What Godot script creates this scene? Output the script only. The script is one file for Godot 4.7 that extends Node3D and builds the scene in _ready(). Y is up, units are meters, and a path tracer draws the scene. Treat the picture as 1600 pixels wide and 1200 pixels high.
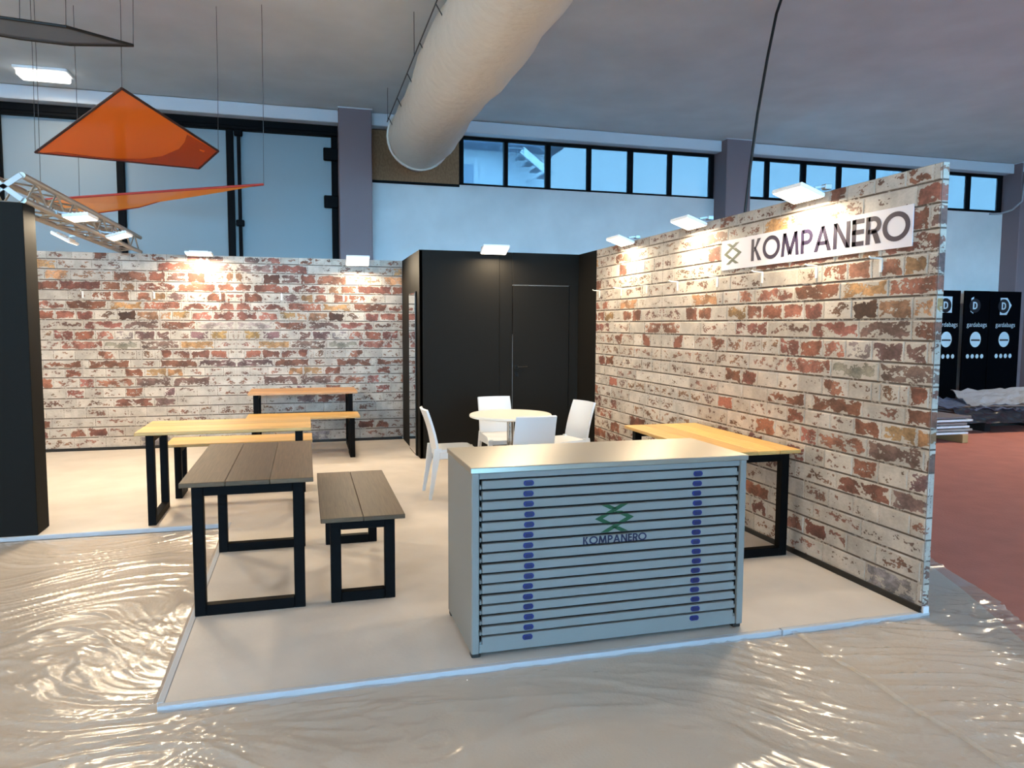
extends Node3D
# Exhibition booth in a trade-fair hall. Metres, y up; y = 0 is the top of the booth's platform, -z leads away from the camera.

const FLOOR := -0.035      # the hall floor lies a little below the platform
const HALL := -14.0        # inner face of the hall's back wall
const RX := 3.33           # face of the booth's right brick wall
const BZ := -10.43         # face of the booth's back brick wall
const WT := 2.5            # height of the booth walls
const CEIL := 5.4

var taken := {}
var mats := {}
var bricks_image: ImageTexture

# ------------------------------------------------------------------ shapes
class Shape:
	var v := PackedVector3Array()
	var n := PackedVector3Array()
	var uv := PackedVector2Array()

	func tri(a: Vector3, b: Vector3, c: Vector3, na: Vector3, nb: Vector3, nc: Vector3, ua := Vector2.ZERO, ub := Vector2.ZERO, uc := Vector2.ZERO) -> void:
		if (b - a).cross(c - a).dot(na + nb + nc) > 0.0:   # front faces run clockwise
			v.append(a); v.append(c); v.append(b)
			n.append(na); n.append(nc); n.append(nb)
			uv.append(ua); uv.append(uc); uv.append(ub)
		else:
			v.append(a); v.append(b); v.append(c)
			n.append(na); n.append(nb); n.append(nc)
			uv.append(ua); uv.append(ub); uv.append(uc)

	func quad(a: Vector3, b: Vector3, c: Vector3, d: Vector3, out: Vector3, ua := Vector2.ZERO, ub := Vector2.ZERO, uc := Vector2.ZERO, ud := Vector2.ZERO) -> void:
		var nn := (c - a).cross(d - b).normalized()
		if nn.dot(out) < 0.0:
			nn = -nn
		tri(a, b, c, nn, nn, nn, ua, ub, uc)
		tri(a, c, d, nn, nn, nn, ua, uc, ud)

	# a box with chamfered edges; uv over its two largest dimensions
	func box(c: Vector3, size: Vector3, bevel := 0.0, turn := Basis.IDENTITY) -> Shape:
		var h := size * 0.5
		var b := minf(bevel, minf(h.x, minf(h.y, h.z)) * 0.9)
		var hi := h - Vector3(b, b, b)
		for ax in 3:
			var j := (ax + 1) % 3
			var k := (ax + 2) % 3
			for s in [-1.0, 1.0]:
				var p := []
				for q in [[-1, -1], [1, -1], [1, 1], [-1, 1]]:
					var w := Vector3.ZERO
					w[ax] = h[ax] * s
					w[j] = hi[j] * q[0]
					w[k] = hi[k] * q[1]
					p.append(w)
				var o := Vector3.ZERO
				o[ax] = s
				quad(c + turn * p[0], c + turn * p[1], c + turn * p[2], c + turn * p[3], turn * o, Vector2(0, 0), Vector2(1, 0), Vector2(1, 1), Vector2(0, 1))
		if b > 0.0:
			for ax in 3:
				var j := (ax + 1) % 3
				var k := (ax + 2) % 3
				for sj in [-1.0, 1.0]:
					for sk in [-1.0, 1.0]:
						var e := []
						for q in [[-1, 0], [1, 0], [1, 1], [-1, 1]]:
							var w := Vector3.ZERO
							w[ax] = hi[ax] * q[0]
							w[j] = sj * (h[j] if q[1] == 0 else hi[j])
							w[k] = sk * (hi[k] if q[1] == 0 else h[k])
							e.append(c + turn * w)
						var o := Vector3.ZERO
						o[j] = sj
						o[k] = sk
						quad(e[0], e[1], e[2], e[3], turn * o)
			for sx in [-1.0, 1.0]:
				for sy in [-1.0, 1.0]:
					for sz in [-1.0, 1.0]:
						var o := turn * Vector3(sx, sy, sz).normalized()
						tri(c + turn * Vector3(sx * h.x, sy * hi.y, sz * hi.z), c + turn * Vector3(sx * hi.x, sy * h.y, sz * hi.z), c + turn * Vector3(sx * hi.x, sy * hi.y, sz * h.z), o, o, o)
		return self

	# a bar of rectangular section between two points
	func bar(a: Vector3, b: Vector3, w: float, t: float, bevel := 0.0, up := Vector3.UP) -> Shape:
		var z := (b - a).normalized()
		if absf(z.dot(up)) > 0.95:
			up = Vector3.RIGHT
		var x := up.cross(z).normalized()
		return box((a + b) * 0.5, Vector3(w, t, a.distance_to(b)), bevel, Basis(x, z.cross(x), z))

	func tube(path: PackedVector3Array, r: float, segs := 8, r_end := -1.0) -> Shape:
		var rings := []
		var side := Vector3.ZERO
		var dirs := []
		for i in path.size():
			var d := (path[mini(i + 1, path.size() - 1)] - path[maxi(i - 1, 0)]).normalized()
			if i == 0:
				side = d.cross(Vector3.UP if absf(d.y) < 0.9 else Vector3.RIGHT).normalized()
			side = (side - d * side.dot(d)).normalized()
			var up := d.cross(side)
			var rr := r if r_end < 0.0 else lerpf(r, r_end, float(i) / (path.size() - 1))
			var ring := []
			for k in segs:
				var a := TAU * k / segs
				ring.append([path[i] + (side * cos(a) + up * sin(a)) * rr, side * cos(a) + up * sin(a)])
			rings.append(ring)
			dirs.append(d)
		for i in rings.size() - 1:
			for k in segs:
				var a = rings[i][k]
				var b = rings[i][(k + 1) % segs]
				var c = rings[i + 1][(k + 1) % segs]
				var d = rings[i + 1][k]
				tri(a[0], b[0], c[0], a[1], b[1], c[1])
				tri(a[0], c[0], d[0], a[1], c[1], d[1])
		for e in [0, rings.size() - 1]:
			var o: Vector3 = -dirs[0] if e == 0 else dirs[e]
			for k in range(1, segs - 1):
				tri(rings[e][0][0], rings[e][k][0], rings[e][k + 1][0], o, o, o)
		return self

	# a profile of (radius, height) turned round the y axis at c
	func lathe(profile: Array, segs := 40, c := Vector3.ZERO) -> Shape:
		for i in profile.size() - 1:
			var p: Vector2 = profile[i]
			var q: Vector2 = profile[i + 1]
			if p.is_equal_approx(q):
				continue
			var nr := Vector2(q.y - p.y, p.x - q.x).normalized()
			for k in segs:
				var a := TAU * k / segs
				var b := TAU * (k + 1) / segs
				var da := Vector3(cos(a), 0, sin(a))
				var db := Vector3(cos(b), 0, sin(b))
				var na := da * nr.x + Vector3.UP * nr.y
				var nb := db * nr.x + Vector3.UP * nr.y
				var p0 := c + da * p.x + Vector3.UP * p.y
				var p1 := c + db * p.x + Vector3.UP * p.y
				var q0 := c + da * q.x + Vector3.UP * q.y
				var q1 := c + db * q.x + Vector3.UP * q.y
				if p.x > 1e-5:
					tri(p0, p1, q1, na, nb, nb)
				if q.x > 1e-5:
					tri(p0, q1, q0, na, nb, na)
		return self

	# a flat outline given depth: x and y in the plane of xf, from z0 to z1
	func prism(poly: PackedVector2Array, z0: float, z1: float, xf := Transform3D.IDENTITY) -> Shape:
		var idx := Geometry2D.triangulate_polygon(poly)
		for z in [z0, z1]:
			var o := xf.basis * Vector3(0, 0, 1 if z == maxf(z0, z1) else -1)
			for i in range(0, idx.size(), 3):
				var a := poly[idx[i]]
				var b := poly[idx[i + 1]]
				var c := poly[idx[i + 2]]
				tri(xf * Vector3(a.x, a.y, z), xf * Vector3(b.x, b.y, z), xf * Vector3(c.x, c.y, z), o, o, o)
		var mid := Vector2.ZERO
		var turn := -1.0 if Geometry2D.is_polygon_clockwise(poly) else 1.0
		for i in poly.size():
			var a := poly[i]
			var b := poly[(i + 1) % poly.size()]
			var e := (b - a) * turn
			quad(xf * Vector3(a.x, a.y, z0), xf * Vector3(b.x, b.y, z0), xf * Vector3(b.x, b.y, z1), xf * Vector3(a.x, a.y, z1), xf.basis * Vector3(e.y, -e.x, 0))
		return self

	# a sheet of thickness th through a grid of points (rows of equal length)
	func sheet(g: Array, th: float) -> Shape:
		var rows := g.size()
		var cols: int = g[0].size()
		var nn := []
		for i in rows:
			var line := PackedVector3Array()
			for j in cols:
				var di: Vector3 = g[mini(i + 1, rows - 1)][j] - g[maxi(i - 1, 0)][j]
				var dj: Vector3 = g[i][mini(j + 1, cols - 1)] - g[i][maxi(j - 1, 0)]
				line.append(di.cross(dj).normalized())
			nn.append(line)
		for s in [0.5, -0.5]:
			var f := signf(s)
			for i in rows - 1:
				for j in cols - 1:
					var q := []
					for k in [[i, j], [i + 1, j], [i + 1, j + 1], [i, j + 1]]:
						q.append([g[k[0]][k[1]] + nn[k[0]][k[1]] * th * s, nn[k[0]][k[1]] * f])
					tri(q[0][0], q[1][0], q[2][0], q[0][1], q[1][1], q[2][1])
					tri(q[0][0], q[2][0], q[3][0], q[0][1], q[2][1], q[3][1])
		var rim := []
		for j in cols:
			rim.append([0, j])
		for i in range(1, rows):
			rim.append([i, cols - 1])
		for j in range(cols - 2, -1, -1):
			rim.append([rows - 1, j])
		for i in range(rows - 2, 0, -1):
			rim.append([i, 0])
		var mid: Vector3 = g[rows / 2][cols / 2]
		for r in rim.size():
			var a = rim[r]
			var b = rim[(r + 1) % rim.size()]
			var pa: Vector3 = g[a[0]][a[1]]
			var pb: Vector3 = g[b[0]][b[1]]
			var na: Vector3 = nn[a[0]][a[1]] * th * 0.5
			var nb: Vector3 = nn[b[0]][b[1]] * th * 0.5
			quad(pa + na, pb + nb, pb - nb, pa - na, (pa + pb) * 0.5 - mid)
		return self

	func mesh() -> ArrayMesh:
		var a := []
		a.resize(Mesh.ARRAY_MAX)
		a[Mesh.ARRAY_VERTEX] = v
		a[Mesh.ARRAY_NORMAL] = n
		a[Mesh.ARRAY_TEX_UV] = uv
		var m := ArrayMesh.new()
		m.add_surface_from_arrays(Mesh.PRIMITIVE_TRIANGLES, a)
		return m


# ------------------------------------------------------------------ scene tree
func numbered(called: String, parent: Node) -> String:
	var key := str(parent.get_instance_id()) + called
	var k: int = taken.get(key, 0)
	taken[key] = k + 1
	return called if k == 0 else "%s_%03d" % [called, k]


func put_mesh(called: String, m: Mesh, material: Material, parent: Node = self) -> MeshInstance3D:
	var o := MeshInstance3D.new()
	o.name = numbered(called, parent)
	o.mesh = m
	o.material_override = material
	parent.add_child(o, true)
	return o


func obj(called: String, s: Shape, material: Material, parent: Node = self) -> MeshInstance3D:
	return put_mesh(called, s.mesh(), material, parent)


func tag(o: Node, label: String, category: String, group := "") -> void:
	o.set_meta("label", label)
	o.set_meta("category", category)
	if group:
		o.set_meta("group", group)


func thing(called: String, label: String, category: String, at := Vector3.ZERO, turn := 0.0, group := "") -> Node3D:
	var o := Node3D.new()
	o.name = numbered(called, self)
	add_child(o, true)
	o.position = at
	o.rotation.y = turn
	tag(o, label, category, group)
	return o


func frame(called: String, label: String) -> Node3D:
	var o := Node3D.new()
	o.name = numbered(called, self)
	add_child(o, true)
	o.set_meta("kind", "structure")
	o.set_meta("label", label)
	return o


func struct(called: String, s: Shape, material: Material, label: String) -> MeshInstance3D:
	var o := obj(called, s, material)
	o.set_meta("kind", "structure")
	o.set_meta("label", label)
	return o


func copy_of(src: Node3D, at: Vector3, turn: float, label: String) -> Node3D:
	var r: Node3D = src.duplicate()
	r.name = numbered(str(src.name), self)
	add_child(r, true)
	r.position = at
	r.rotation.y = turn
	r.set_meta("label", label)
	return r


# ------------------------------------------------------------------ materials
func mat(key: String, c: Color, rough := 0.6, metal := 0.0) -> StandardMaterial3D:
	if mats.has(key):
		return mats[key]
	var m := StandardMaterial3D.new()
	m.resource_name = key
	m.albedo_color = c
	m.roughness = rough
	m.metallic = metal
	mats[key] = m
	return m


func noise_tex(w: int, h: int, w0: int, h0: int, freq: float, octaves: int, seed_: int, lo: float, hi: float) -> ImageTexture:
	var f := FastNoiseLite.new()
	f.seed = seed_
	f.noise_type = FastNoiseLite.TYPE_SIMPLEX_SMOOTH
	f.frequency = freq
	f.fractal_octaves = octaves
	var im := f.get_seamless_image(w0, h0)
	im.convert(Image.FORMAT_L8)
	im.resize(w, h, Image.INTERPOLATE_CUBIC)
	var d := im.get_data()
	for i in d.size():
		d[i] = int(255.0 * lerpf(lo, hi, d[i] / 255.0))
	return ImageTexture.create_from_image(Image.create_from_data(w, h, false, Image.FORMAT_L8, d))


func tri_mapped(m: StandardMaterial3D, scale_: Vector3, world := false) -> StandardMaterial3D:
	m.uv1_triplanar = true
	m.uv1_world_triplanar = world
	m.uv1_scale = scale_
	return m


func rough_bump(m: StandardMaterial3D, t: Texture2D, cm: float) -> StandardMaterial3D:
	m.heightmap_enabled = true
	m.heightmap_texture = t
	m.heightmap_scale = cm
	return m


# the brick print: 4.0 m of courses, 2.504 m tall; on the walls it runs on mirrored
const COURSES := [2.504, 2.402, 2.279, 2.143, 2.019, 1.894, 1.78, 1.651, 1.528, 1.398, 1.274, 1.15, 1.04, 0.925, 0.795, 0.662, 0.538, 0.411, 0.29, 0.161, 0.039]
const LAID := [
	"w12 p21 m26 w23 m19 w24 w24 r17 W24 w28 w32 w24 m26 w20 w25 w25 w30",
	"p47 r46 W41 w34 w39 o32 w47 r43 w39 w32",
	"o11 w24 d23 p25 r21 r41 w47 o29 w29 w26 W21 r21 w23 W20 w21 w18",
	"r22 r48 m48 o17 r23 r47 r43 w47 w40 w42 w23",
	"m11 r24 w23 p25 o17 r18 w7 r21 m24 w26 W43 w42 W21 w54 W16 w28",
	"r20 m46 r45 o41 r47 m48 m22 w23 w8 o44 W56",
	"r28 m26 o23 o15 o27 d22 w26 r21 r23 r25 m21 o28 W24 r23 r22 w46",
	"g48 m44 p42 m46 w48 m44 w54 W37 m37",
	"w10 o22 p24 w24 p17 p25 g23 m22 r24 r23 w22 w25 w23 m26 w27 w20 r20 W23",
	"w27 o42 p47 g42 m49 w45 w48 w39 w41 w20",
	"w10 r22 r24 m22 r14 m7 w15 W7 w20 m25 W25 w24 W25 r22 r24 w25 w20 w26 w25 w17",
	"p48 r46 w34 r48 W7 m44 W33 W36 w48 W56",
	"w17 w23 w25 o20 o27 r23 w22 w26 r20 w24 w22 w24 r23 w26 w20 w24 w21 w13",
	"w33 p46 p44 m46 m18 w29 r25 w40 w47 W45 w27",
	"w25 W25 w25 p15 W23 r22 w26 w20 m22 W27 m21 w24 m22 w21 W22 w24 w36",
	"W37 W37 p28 m47 w43 w43 m48 W47 r39 w31",
	"w24 w24 w24 w15 W24 W22 w23 w25 W25 W20 w26 w26 r27 w27 w21 W23 w24",
	"w38 w38 W49 w46 W49 r47 m46 w41 w46",
	"w26 w26 w26 w34 W25 w20 r23 m20 w23 m21 w27 w26 w21 m24 w26 w20 W10",
	"w40 w40 g40 W40 w36 w43 w46 w45 w48 r22",
]


func cells(row: int) -> Array:
	var out := []
	var u := 0.0
	for word: String in LAID[row].split(" "):
		var w := word.substr(1).to_int() / 100.0
		out.append([u, minf(u + w, 4.0), word[0]])
		u += w
	out[-1][1] = 4.0
	return out


func noise_bytes(w: int, h: int, w0: int, h0: int, freq: float, octaves: int, seed_: int) -> PackedByteArray:
	var f := FastNoiseLite.new()
	f.seed = seed_
	f.noise_type = FastNoiseLite.TYPE_SIMPLEX_SMOOTH
	f.frequency = freq
	f.fractal_octaves = octaves
	f.fractal_gain = 0.58
	var im := f.get_image(w0, h0)
	im.convert(Image.FORMAT_L8)
	if w0 != w or h0 != h:
		im.resize(w, h, Image.INTERPOLATE_CUBIC)
	var d := im.get_data()
	# even out the histogram, so that a threshold is a share of the area
	var hist := PackedInt32Array()
	hist.resize(256)
	for b in d:
		hist[b] += 1
	var lut := PackedByteArray()
	lut.resize(256)
	var sum := 0
	for i in 256:
		sum += hist[i]
		lut[i] = int(255.0 * sum / d.size())
	for i in d.size():
		d[i] = lut[d[i]]
	return d


func brick_print() -> ImageTexture:
	var w := 1536
	var h := 960
	var d := PackedByteArray()
	d.resize(w * h * 3)
	var flake := noise_bytes(w, h, 820, h, 0.03, 5, 11)
	var fine := noise_bytes(w, h, 1000, h, 0.11, 3, 23)
	var broad := noise_bytes(w, h, w / 2, h / 2, 0.018, 3, 37)
	var base := {"r": Color8(142, 92, 75), "m": Color8(150, 98, 82), "w": Color8(138, 100, 84), "W": Color8(126, 102, 88), "o": Color8(184, 142, 100), "p": Color8(128, 100, 94), "g": Color8(148, 139, 138), "d": Color8(92, 58, 46)}
	var cover := {"r": 0.13, "m": 0.38, "w": 0.7, "W": 0.88, "o": 0.26, "p": 0.26, "g": 0.45, "d": 0.05}
	var rng := RandomNumberGenerator.new()
	rng.seed = 77
	var paint := Color8(206, 197, 186)
	var crack := Color8(74, 62, 54)
	for row in 20:
		var y0 := int((2.504 - COURSES[row]) / 2.504 * h)
		var y1 := mini(h, int((2.504 - COURSES[row + 1]) / 2.504 * h) if row < 19 else h)
		for c in cells(row):
			var x0 := int(c[0] / 4.0 * w)
			var x1 := mini(w, int(c[1] / 4.0 * w))
			var shade := rng.randf_range(0.86, 1.12)
			var bc: Color = base[c[2]]
			bc = Color(bc.r * shade, bc.g * shade * rng.randf_range(0.96, 1.05), bc.b * shade * rng.randf_range(0.94, 1.06))
			var share: float = cover[c[2]] + rng.randf_range(-0.06, 0.05)
			var tone := rng.randf_range(0.93, 1.04)
			for y in range(y0, y1):
				var ey := minf(y - y0 - 2.0, y1 - 6.0 - y)
				for x in range(x0, x1):
					var i := y * w + x
					var n := flake[i] / 255.0
					var f := fine[i] / 255.0
					var b := broad[i] / 255.0
					var e := minf(ey, minf(x - x0 - 4.0, x1 - 5.0 - x)) + (n - 0.5) * 5.0
					var lim := share + (0.8 * exp(-e / 2.6) if e > 0.0 else 0.95)
					var q := n * 0.62 + f * 0.38
					var t := clampf((lim - q) * 11.0 + 0.5, 0.0, 1.0)
					var rim := 1.0 - 0.34 * (1.0 - absf(t * 2.0 - 1.0))
					var pv := tone * (0.9 + 0.13 * b + 0.05 * f)
					var bv := 0.74 + 0.4 * b + 0.16 * (f - 0.5)
					var r := lerpf(bc.r * bv, paint.r * pv, t) * rim
					var g := lerpf(bc.g * bv, paint.g * pv, t) * rim
					var bl := lerpf(bc.b * bv, paint.b * pv, t) * rim
					# the open crack that runs along the foot of each course
					var dy := y1 - y
					if dy <= 4:
						var k := clampf((b + f * 0.6 - 0.22) * 3.0, 0.0, 1.0) * (0.92 if dy == 2 or dy == 3 else 0.6)
						r = lerpf(r, crack.r, k)
						g = lerpf(g, crack.g, k)
						bl = lerpf(bl, crack.b, k)
					elif x1 - x <= 2 and f > 0.55:
						r = lerpf(r, crack.r, 0.5)
						g = lerpf(g, crack.g, 0.5)
						bl = lerpf(bl, crack.b, 0.5)
					i *= 3
					d[i] = int(clampf(r, 0.0, 1.0) * 255.0)
					d[i + 1] = int(clampf(g, 0.0, 1.0) * 255.0)
					d[i + 2] = int(clampf(bl, 0.0, 1.0) * 255.0)
	return ImageTexture.create_from_image(Image.create_from_data(w, h, false, Image.FORMAT_RGB8, d))


# ------------------------------------------------------------------ lettering
# strokes of capital letters in a box one unit tall; returns outlines
func stroke(a: Vector2, b: Vector2, w: float) -> PackedVector2Array:
	var s := (b - a).orthogonal().normalized() * w * 0.5
	return PackedVector2Array([a + s, b + s, b - s, a - s])


func arc(c: Vector2, r: float, a0: float, a1: float, w: float, out: Array, squash := 1.0) -> void:
	var steps := int(ceil(absf(a1 - a0) / 0.17))
	for i in steps:
		var p := lerpf(a0, a1, float(i) / steps)
		var q := lerpf(a0, a1, float(i + 1) / steps)
		var vp := Vector2(cos(p) * squash, sin(p))
		var vq := Vector2(cos(q) * squash, sin(q))
		out.append(PackedVector2Array([c + vp * (r + w * 0.5), c + vq * (r + w * 0.5), c + vq * (r - w * 0.5), c + vp * (r - w * 0.5)]))


func letter(ch: String, w: float) -> Array:   # [outlines, width]
	var o := []
	var h := w * 0.5
	match ch:
		"K":
			o.append(stroke(Vector2(h, 0), Vector2(h, 1), w))
			o.append(PackedVector2Array([Vector2(0.6 - w * 1.25, 1), Vector2(0.6, 1), Vector2(w + 0.1, 0.5), Vector2(w, 0.4)]))
			o.append(PackedVector2Array([Vector2(w, 0.6), Vector2(w + 0.08, 0.66), Vector2(0.66, 0), Vector2(0.66 - w * 1.3, 0)]))
			return [o, 0.66]
		"O":
			arc(Vector2(0.5, 0.5), 0.52 - h, 0, TAU, w, o)
			return [o, 1.0]
		"M":
			o.append(PackedVector2Array([Vector2(0, 0), Vector2(w, 0), Vector2(0.1 + w, 1), Vector2(0.1, 1)]))
			o.append(PackedVector2Array([Vector2(0.1, 1), Vector2(0.1 + w * 1.05, 1), Vector2(0.5 + h, 0.12), Vector2(0.5 - h, 0.02)]))
			o.append(PackedVector2Array([Vector2(0.9 - w * 1.05, 1), Vector2(0.9, 1), Vector2(0.5 + h, 0.02), Vector2(0.5 - h, 0.12)]))
			o.append(PackedVector2Array([Vector2(1.0 - w, 0), Vector2(1, 0), Vector2(0.9, 1), Vector2(0.9 - w, 1)]))
			return [o, 1.0]
		"P", "R":
			o.append(stroke(Vector2(h, 0), Vector2(h, 1), w))
			o.append(stroke(Vector2(h, 1 - h), Vector2(0.3, 1 - h), w))
			o.append(stroke(Vector2(h, 0.45), Vector2(0.3, 0.45), w))
			arc(Vector2(0.3, 0.725 - h * 0.5), 0.275 - h * 0.5, -PI / 2, PI / 2, w, o)
			if ch == "R":
				o.append(PackedVector2Array([Vector2(0.22, 0.5), Vector2(0.22 + w * 1.2, 0.5), Vector2(0.62, 0), Vector2(0.62 - w * 1.25, 0)]))
			return [o, 0.6]
		"A":
			o.append(PackedVector2Array([Vector2(0, 0), Vector2(w * 1.05, 0), Vector2(0.42 + h, 1), Vector2(0.42 - h, 1)]))
			o.append(PackedVector2Array([Vector2(0.84 - w * 1.05, 0), Vector2(0.84, 0), Vector2(0.42 + h, 1), Vector2(0.42 - h, 1)]))
			o.append(stroke(Vector2(0.18, 0.32), Vector2(0.66, 0.32), w * 0.9))
			return [o, 0.84]
		"N":
			o.append(stroke(Vector2(h, 0), Vector2(h, 1), w))
			o.append(stroke(Vector2(0.76 - h, 0), Vector2(0.76 - h, 1), w))
			o.append(PackedVector2Array([Vector2(0, 1), Vector2(w * 1.1, 1), Vector2(0.76, 0), Vector2(0.76 - w * 1.1, 0)]))
			return [o, 0.76]
		"E":
			o.append(stroke(Vector2(h, 0), Vector2(h, 1), w))
			for y in [h, 0.52, 1 - h]:
				o.append(stroke(Vector2(0, y), Vector2(0.5, y), w))
			return [o, 0.5]
	return [o, 0.3]


# one mesh of the word, in the plane of xf, its letters height tall and the whole length long
func word(text: String, height: float, length: float, weight: float, xf: Transform3D, depth: float) -> Shape:
	var s := Shape.new()
	var parts := []
	var total := 0.0
	for ch in text:
		var l := letter(ch, weight)
		parts.append([l[0], total])
		total += l[1] + 0.09
	var k := length / (total - 0.09)
	for p in parts:
		for poly: PackedVector2Array in p[0]:
			var q := PackedVector2Array()
			for a in poly:
				q.append(Vector2((a.x + p[1]) * k, a.y * height))
			s.prism(q, 0.0, depth, xf)
	return s


# the emblem: two zigzag bands crossing, in a box from -1 to 1 wide and 0 to 1 tall
func emblem() -> Array:
	var o := []
	var w := 0.2
	for f in [1.0, -1.0]:
		for seg in [[Vector2(0.52, 1), Vector2(-0.8, 0.5)], [Vector2(-0.8, 0.5), Vector2(-0.16, 0.257)], [Vector2(-0.52, 1), Vector2(-0.05, 0.822)]]:
			var a: Vector2 = (seg[0] - Vector2(0, 0.5)) * f + Vector2(0, 0.5)
			var b: Vector2 = (seg[1] - Vector2(0, 0.5)) * f + Vector2(0, 0.5)
			o.append(PackedVector2Array([a - Vector2(w, 0), a + Vector2(w, 0), b + Vector2(w, 0), b - Vector2(w, 0)]))
	return o


# ------------------------------------------------------------------ lamps
func area_light(called: String, at: Vector3, towards: Vector3, size: Vector2, energy: float, c: Color, parent: Node) -> void:
	var l := AreaLight3D.new()
	l.name = numbered(called, parent)
	parent.add_child(l, true)
	var z := -towards.normalized()
	var x := Vector3.UP.cross(z)
	if x.length() < 0.05:
		x = Vector3.RIGHT
	x = x.normalized()
	l.global_transform = Transform3D(Basis(x, z.cross(x), z), at)
	l.area_size = size
	l.light_energy = energy
	l.light_color = c
	l.area_range = 60.0
	l.area_attenuation = 2.0
	l.shadow_enabled = true


const WARM := Color(1.0, 0.91, 0.77)

# a flood light: local x runs along the wall, local z points away from it; the plate hangs from an arm
func flood_light(at: Vector3, turn: float, tilt: float, length: float, energy: float, label: String, arm_x: float, arm_len: float) -> void:
	var t := thing("flood_light", label, "flood light", at, turn, "flood lights along the booth walls")
	var b := Basis(Vector3.RIGHT, -tilt)
	var housing := Shape.new()
	housing.box(b * Vector3(0, 0.014, 0), Vector3(length, 0.028, 0.2), 0.006, b)
	for k in 5:
		housing.box(b * Vector3(0, 0.034, -0.06 + 0.03 * k), Vector3(length * 0.7, 0.014, 0.006), 0.001, b)
	obj("housing", housing, mat("lamp white", Color(0.82, 0.82, 0.8), 0.45), t)
	var glow := mat("lamp glow", Color(0.9, 0.88, 0.84), 0.5)
	glow.emission_enabled = true
	glow.emission = Color(1.0, 0.95, 0.86)
	glow.emission_energy_multiplier = 4.0
	obj("diffuser", Shape.new().box(b * Vector3(0, -0.002, 0), Vector3(length - 0.02, 0.004, 0.18), 0.001, b), glow, t)
	var steel := mat("lamp steel", Color(0.7, 0.71, 0.72), 0.35, 0.6)
	var arm := Shape.new()
	for s in [-0.012, 0.012]:
		arm.bar(Vector3(arm_x + s, 0.035, -0.05), Vector3(arm_x + s, 0.05, -arm_len), 0.006, 0.012)
	obj("arm", arm, steel, t)
	var clamp_ := Shape.new()
	clamp_.box(Vector3(arm_x, 0.045, -arm_len - 0.01), Vector3(0.05, 0.035, 0.05), 0.004)
	obj("clamp", clamp_, steel, t)
	area_light("lamp", t.global_transform * (b * Vector3(0, -0.012, 0)), t.global_transform.basis * (b * Vector3.DOWN), Vector2(length - 0.04, 0.16), energy, WARM, t)


# ------------------------------------------------------------------ furniture
# a plank top on two rectangular frames of square tube; local x is the long way
func plank_table(called: String, label: String, category: String, length: float, depth: float, height: float, planks: int, wood: Array, at: Vector3, turn: float, group: String, inset := 0.06, tube := 0.06) -> Node3D:
	var t := thing(called, label, category, at, turn, group)
	var th := 0.026
	var w := depth / planks
	for k in planks:
		var s := Shape.new().box(Vector3(0, height - th * 0.5, -depth * 0.5 + w * (k + 0.5)), Vector3(length, th, w - 0.0025), 0.0025)
		obj("plank", s, wood[k % wood.size()], t)
	var iron := mat("black iron", Color(0.035, 0.035, 0.04), 0.55)
	iron.metallic_specular = 0.18
	var fd := depth - 0.11
	for e in [-1, 1]:
		var x: float = e * (length * 0.5 - inset - tube * 0.5)
		var f := Shape.new()
		for z in [-1, 1]:
			f.box(Vector3(x, (height - th) * 0.5, z * (fd - tube) * 0.5), Vector3(tube, height - th, tube), 0.003)
		f.box(Vector3(x, tube * 0.5, 0), Vector3(tube, tube, fd - tube * 2), 0.003)
		f.box(Vector3(x, height - th - tube * 0.5, 0), Vector3(tube, tube, fd - tube * 2), 0.003)
		obj("leg_frame", f, iron, t)
	return t


func wood_set(key: String, c: Color, grain: Texture2D, rough: float) -> Array:
	var out := []
	for k in 3:
		var tint: float = [1.0, 0.93, 1.06][k]
		var m := mat(key + str(k), Color(c.r * tint, c.g * tint, c.b * tint), rough)
		m.albedo_texture = grain
		tri_mapped(m, Vector3(1.1, 3.4, 3.4))
		m.uv1_offset = Vector3(0.31 * k, 0.17 * k, 0.37 * k)
		out.append(m)
	return out


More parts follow.
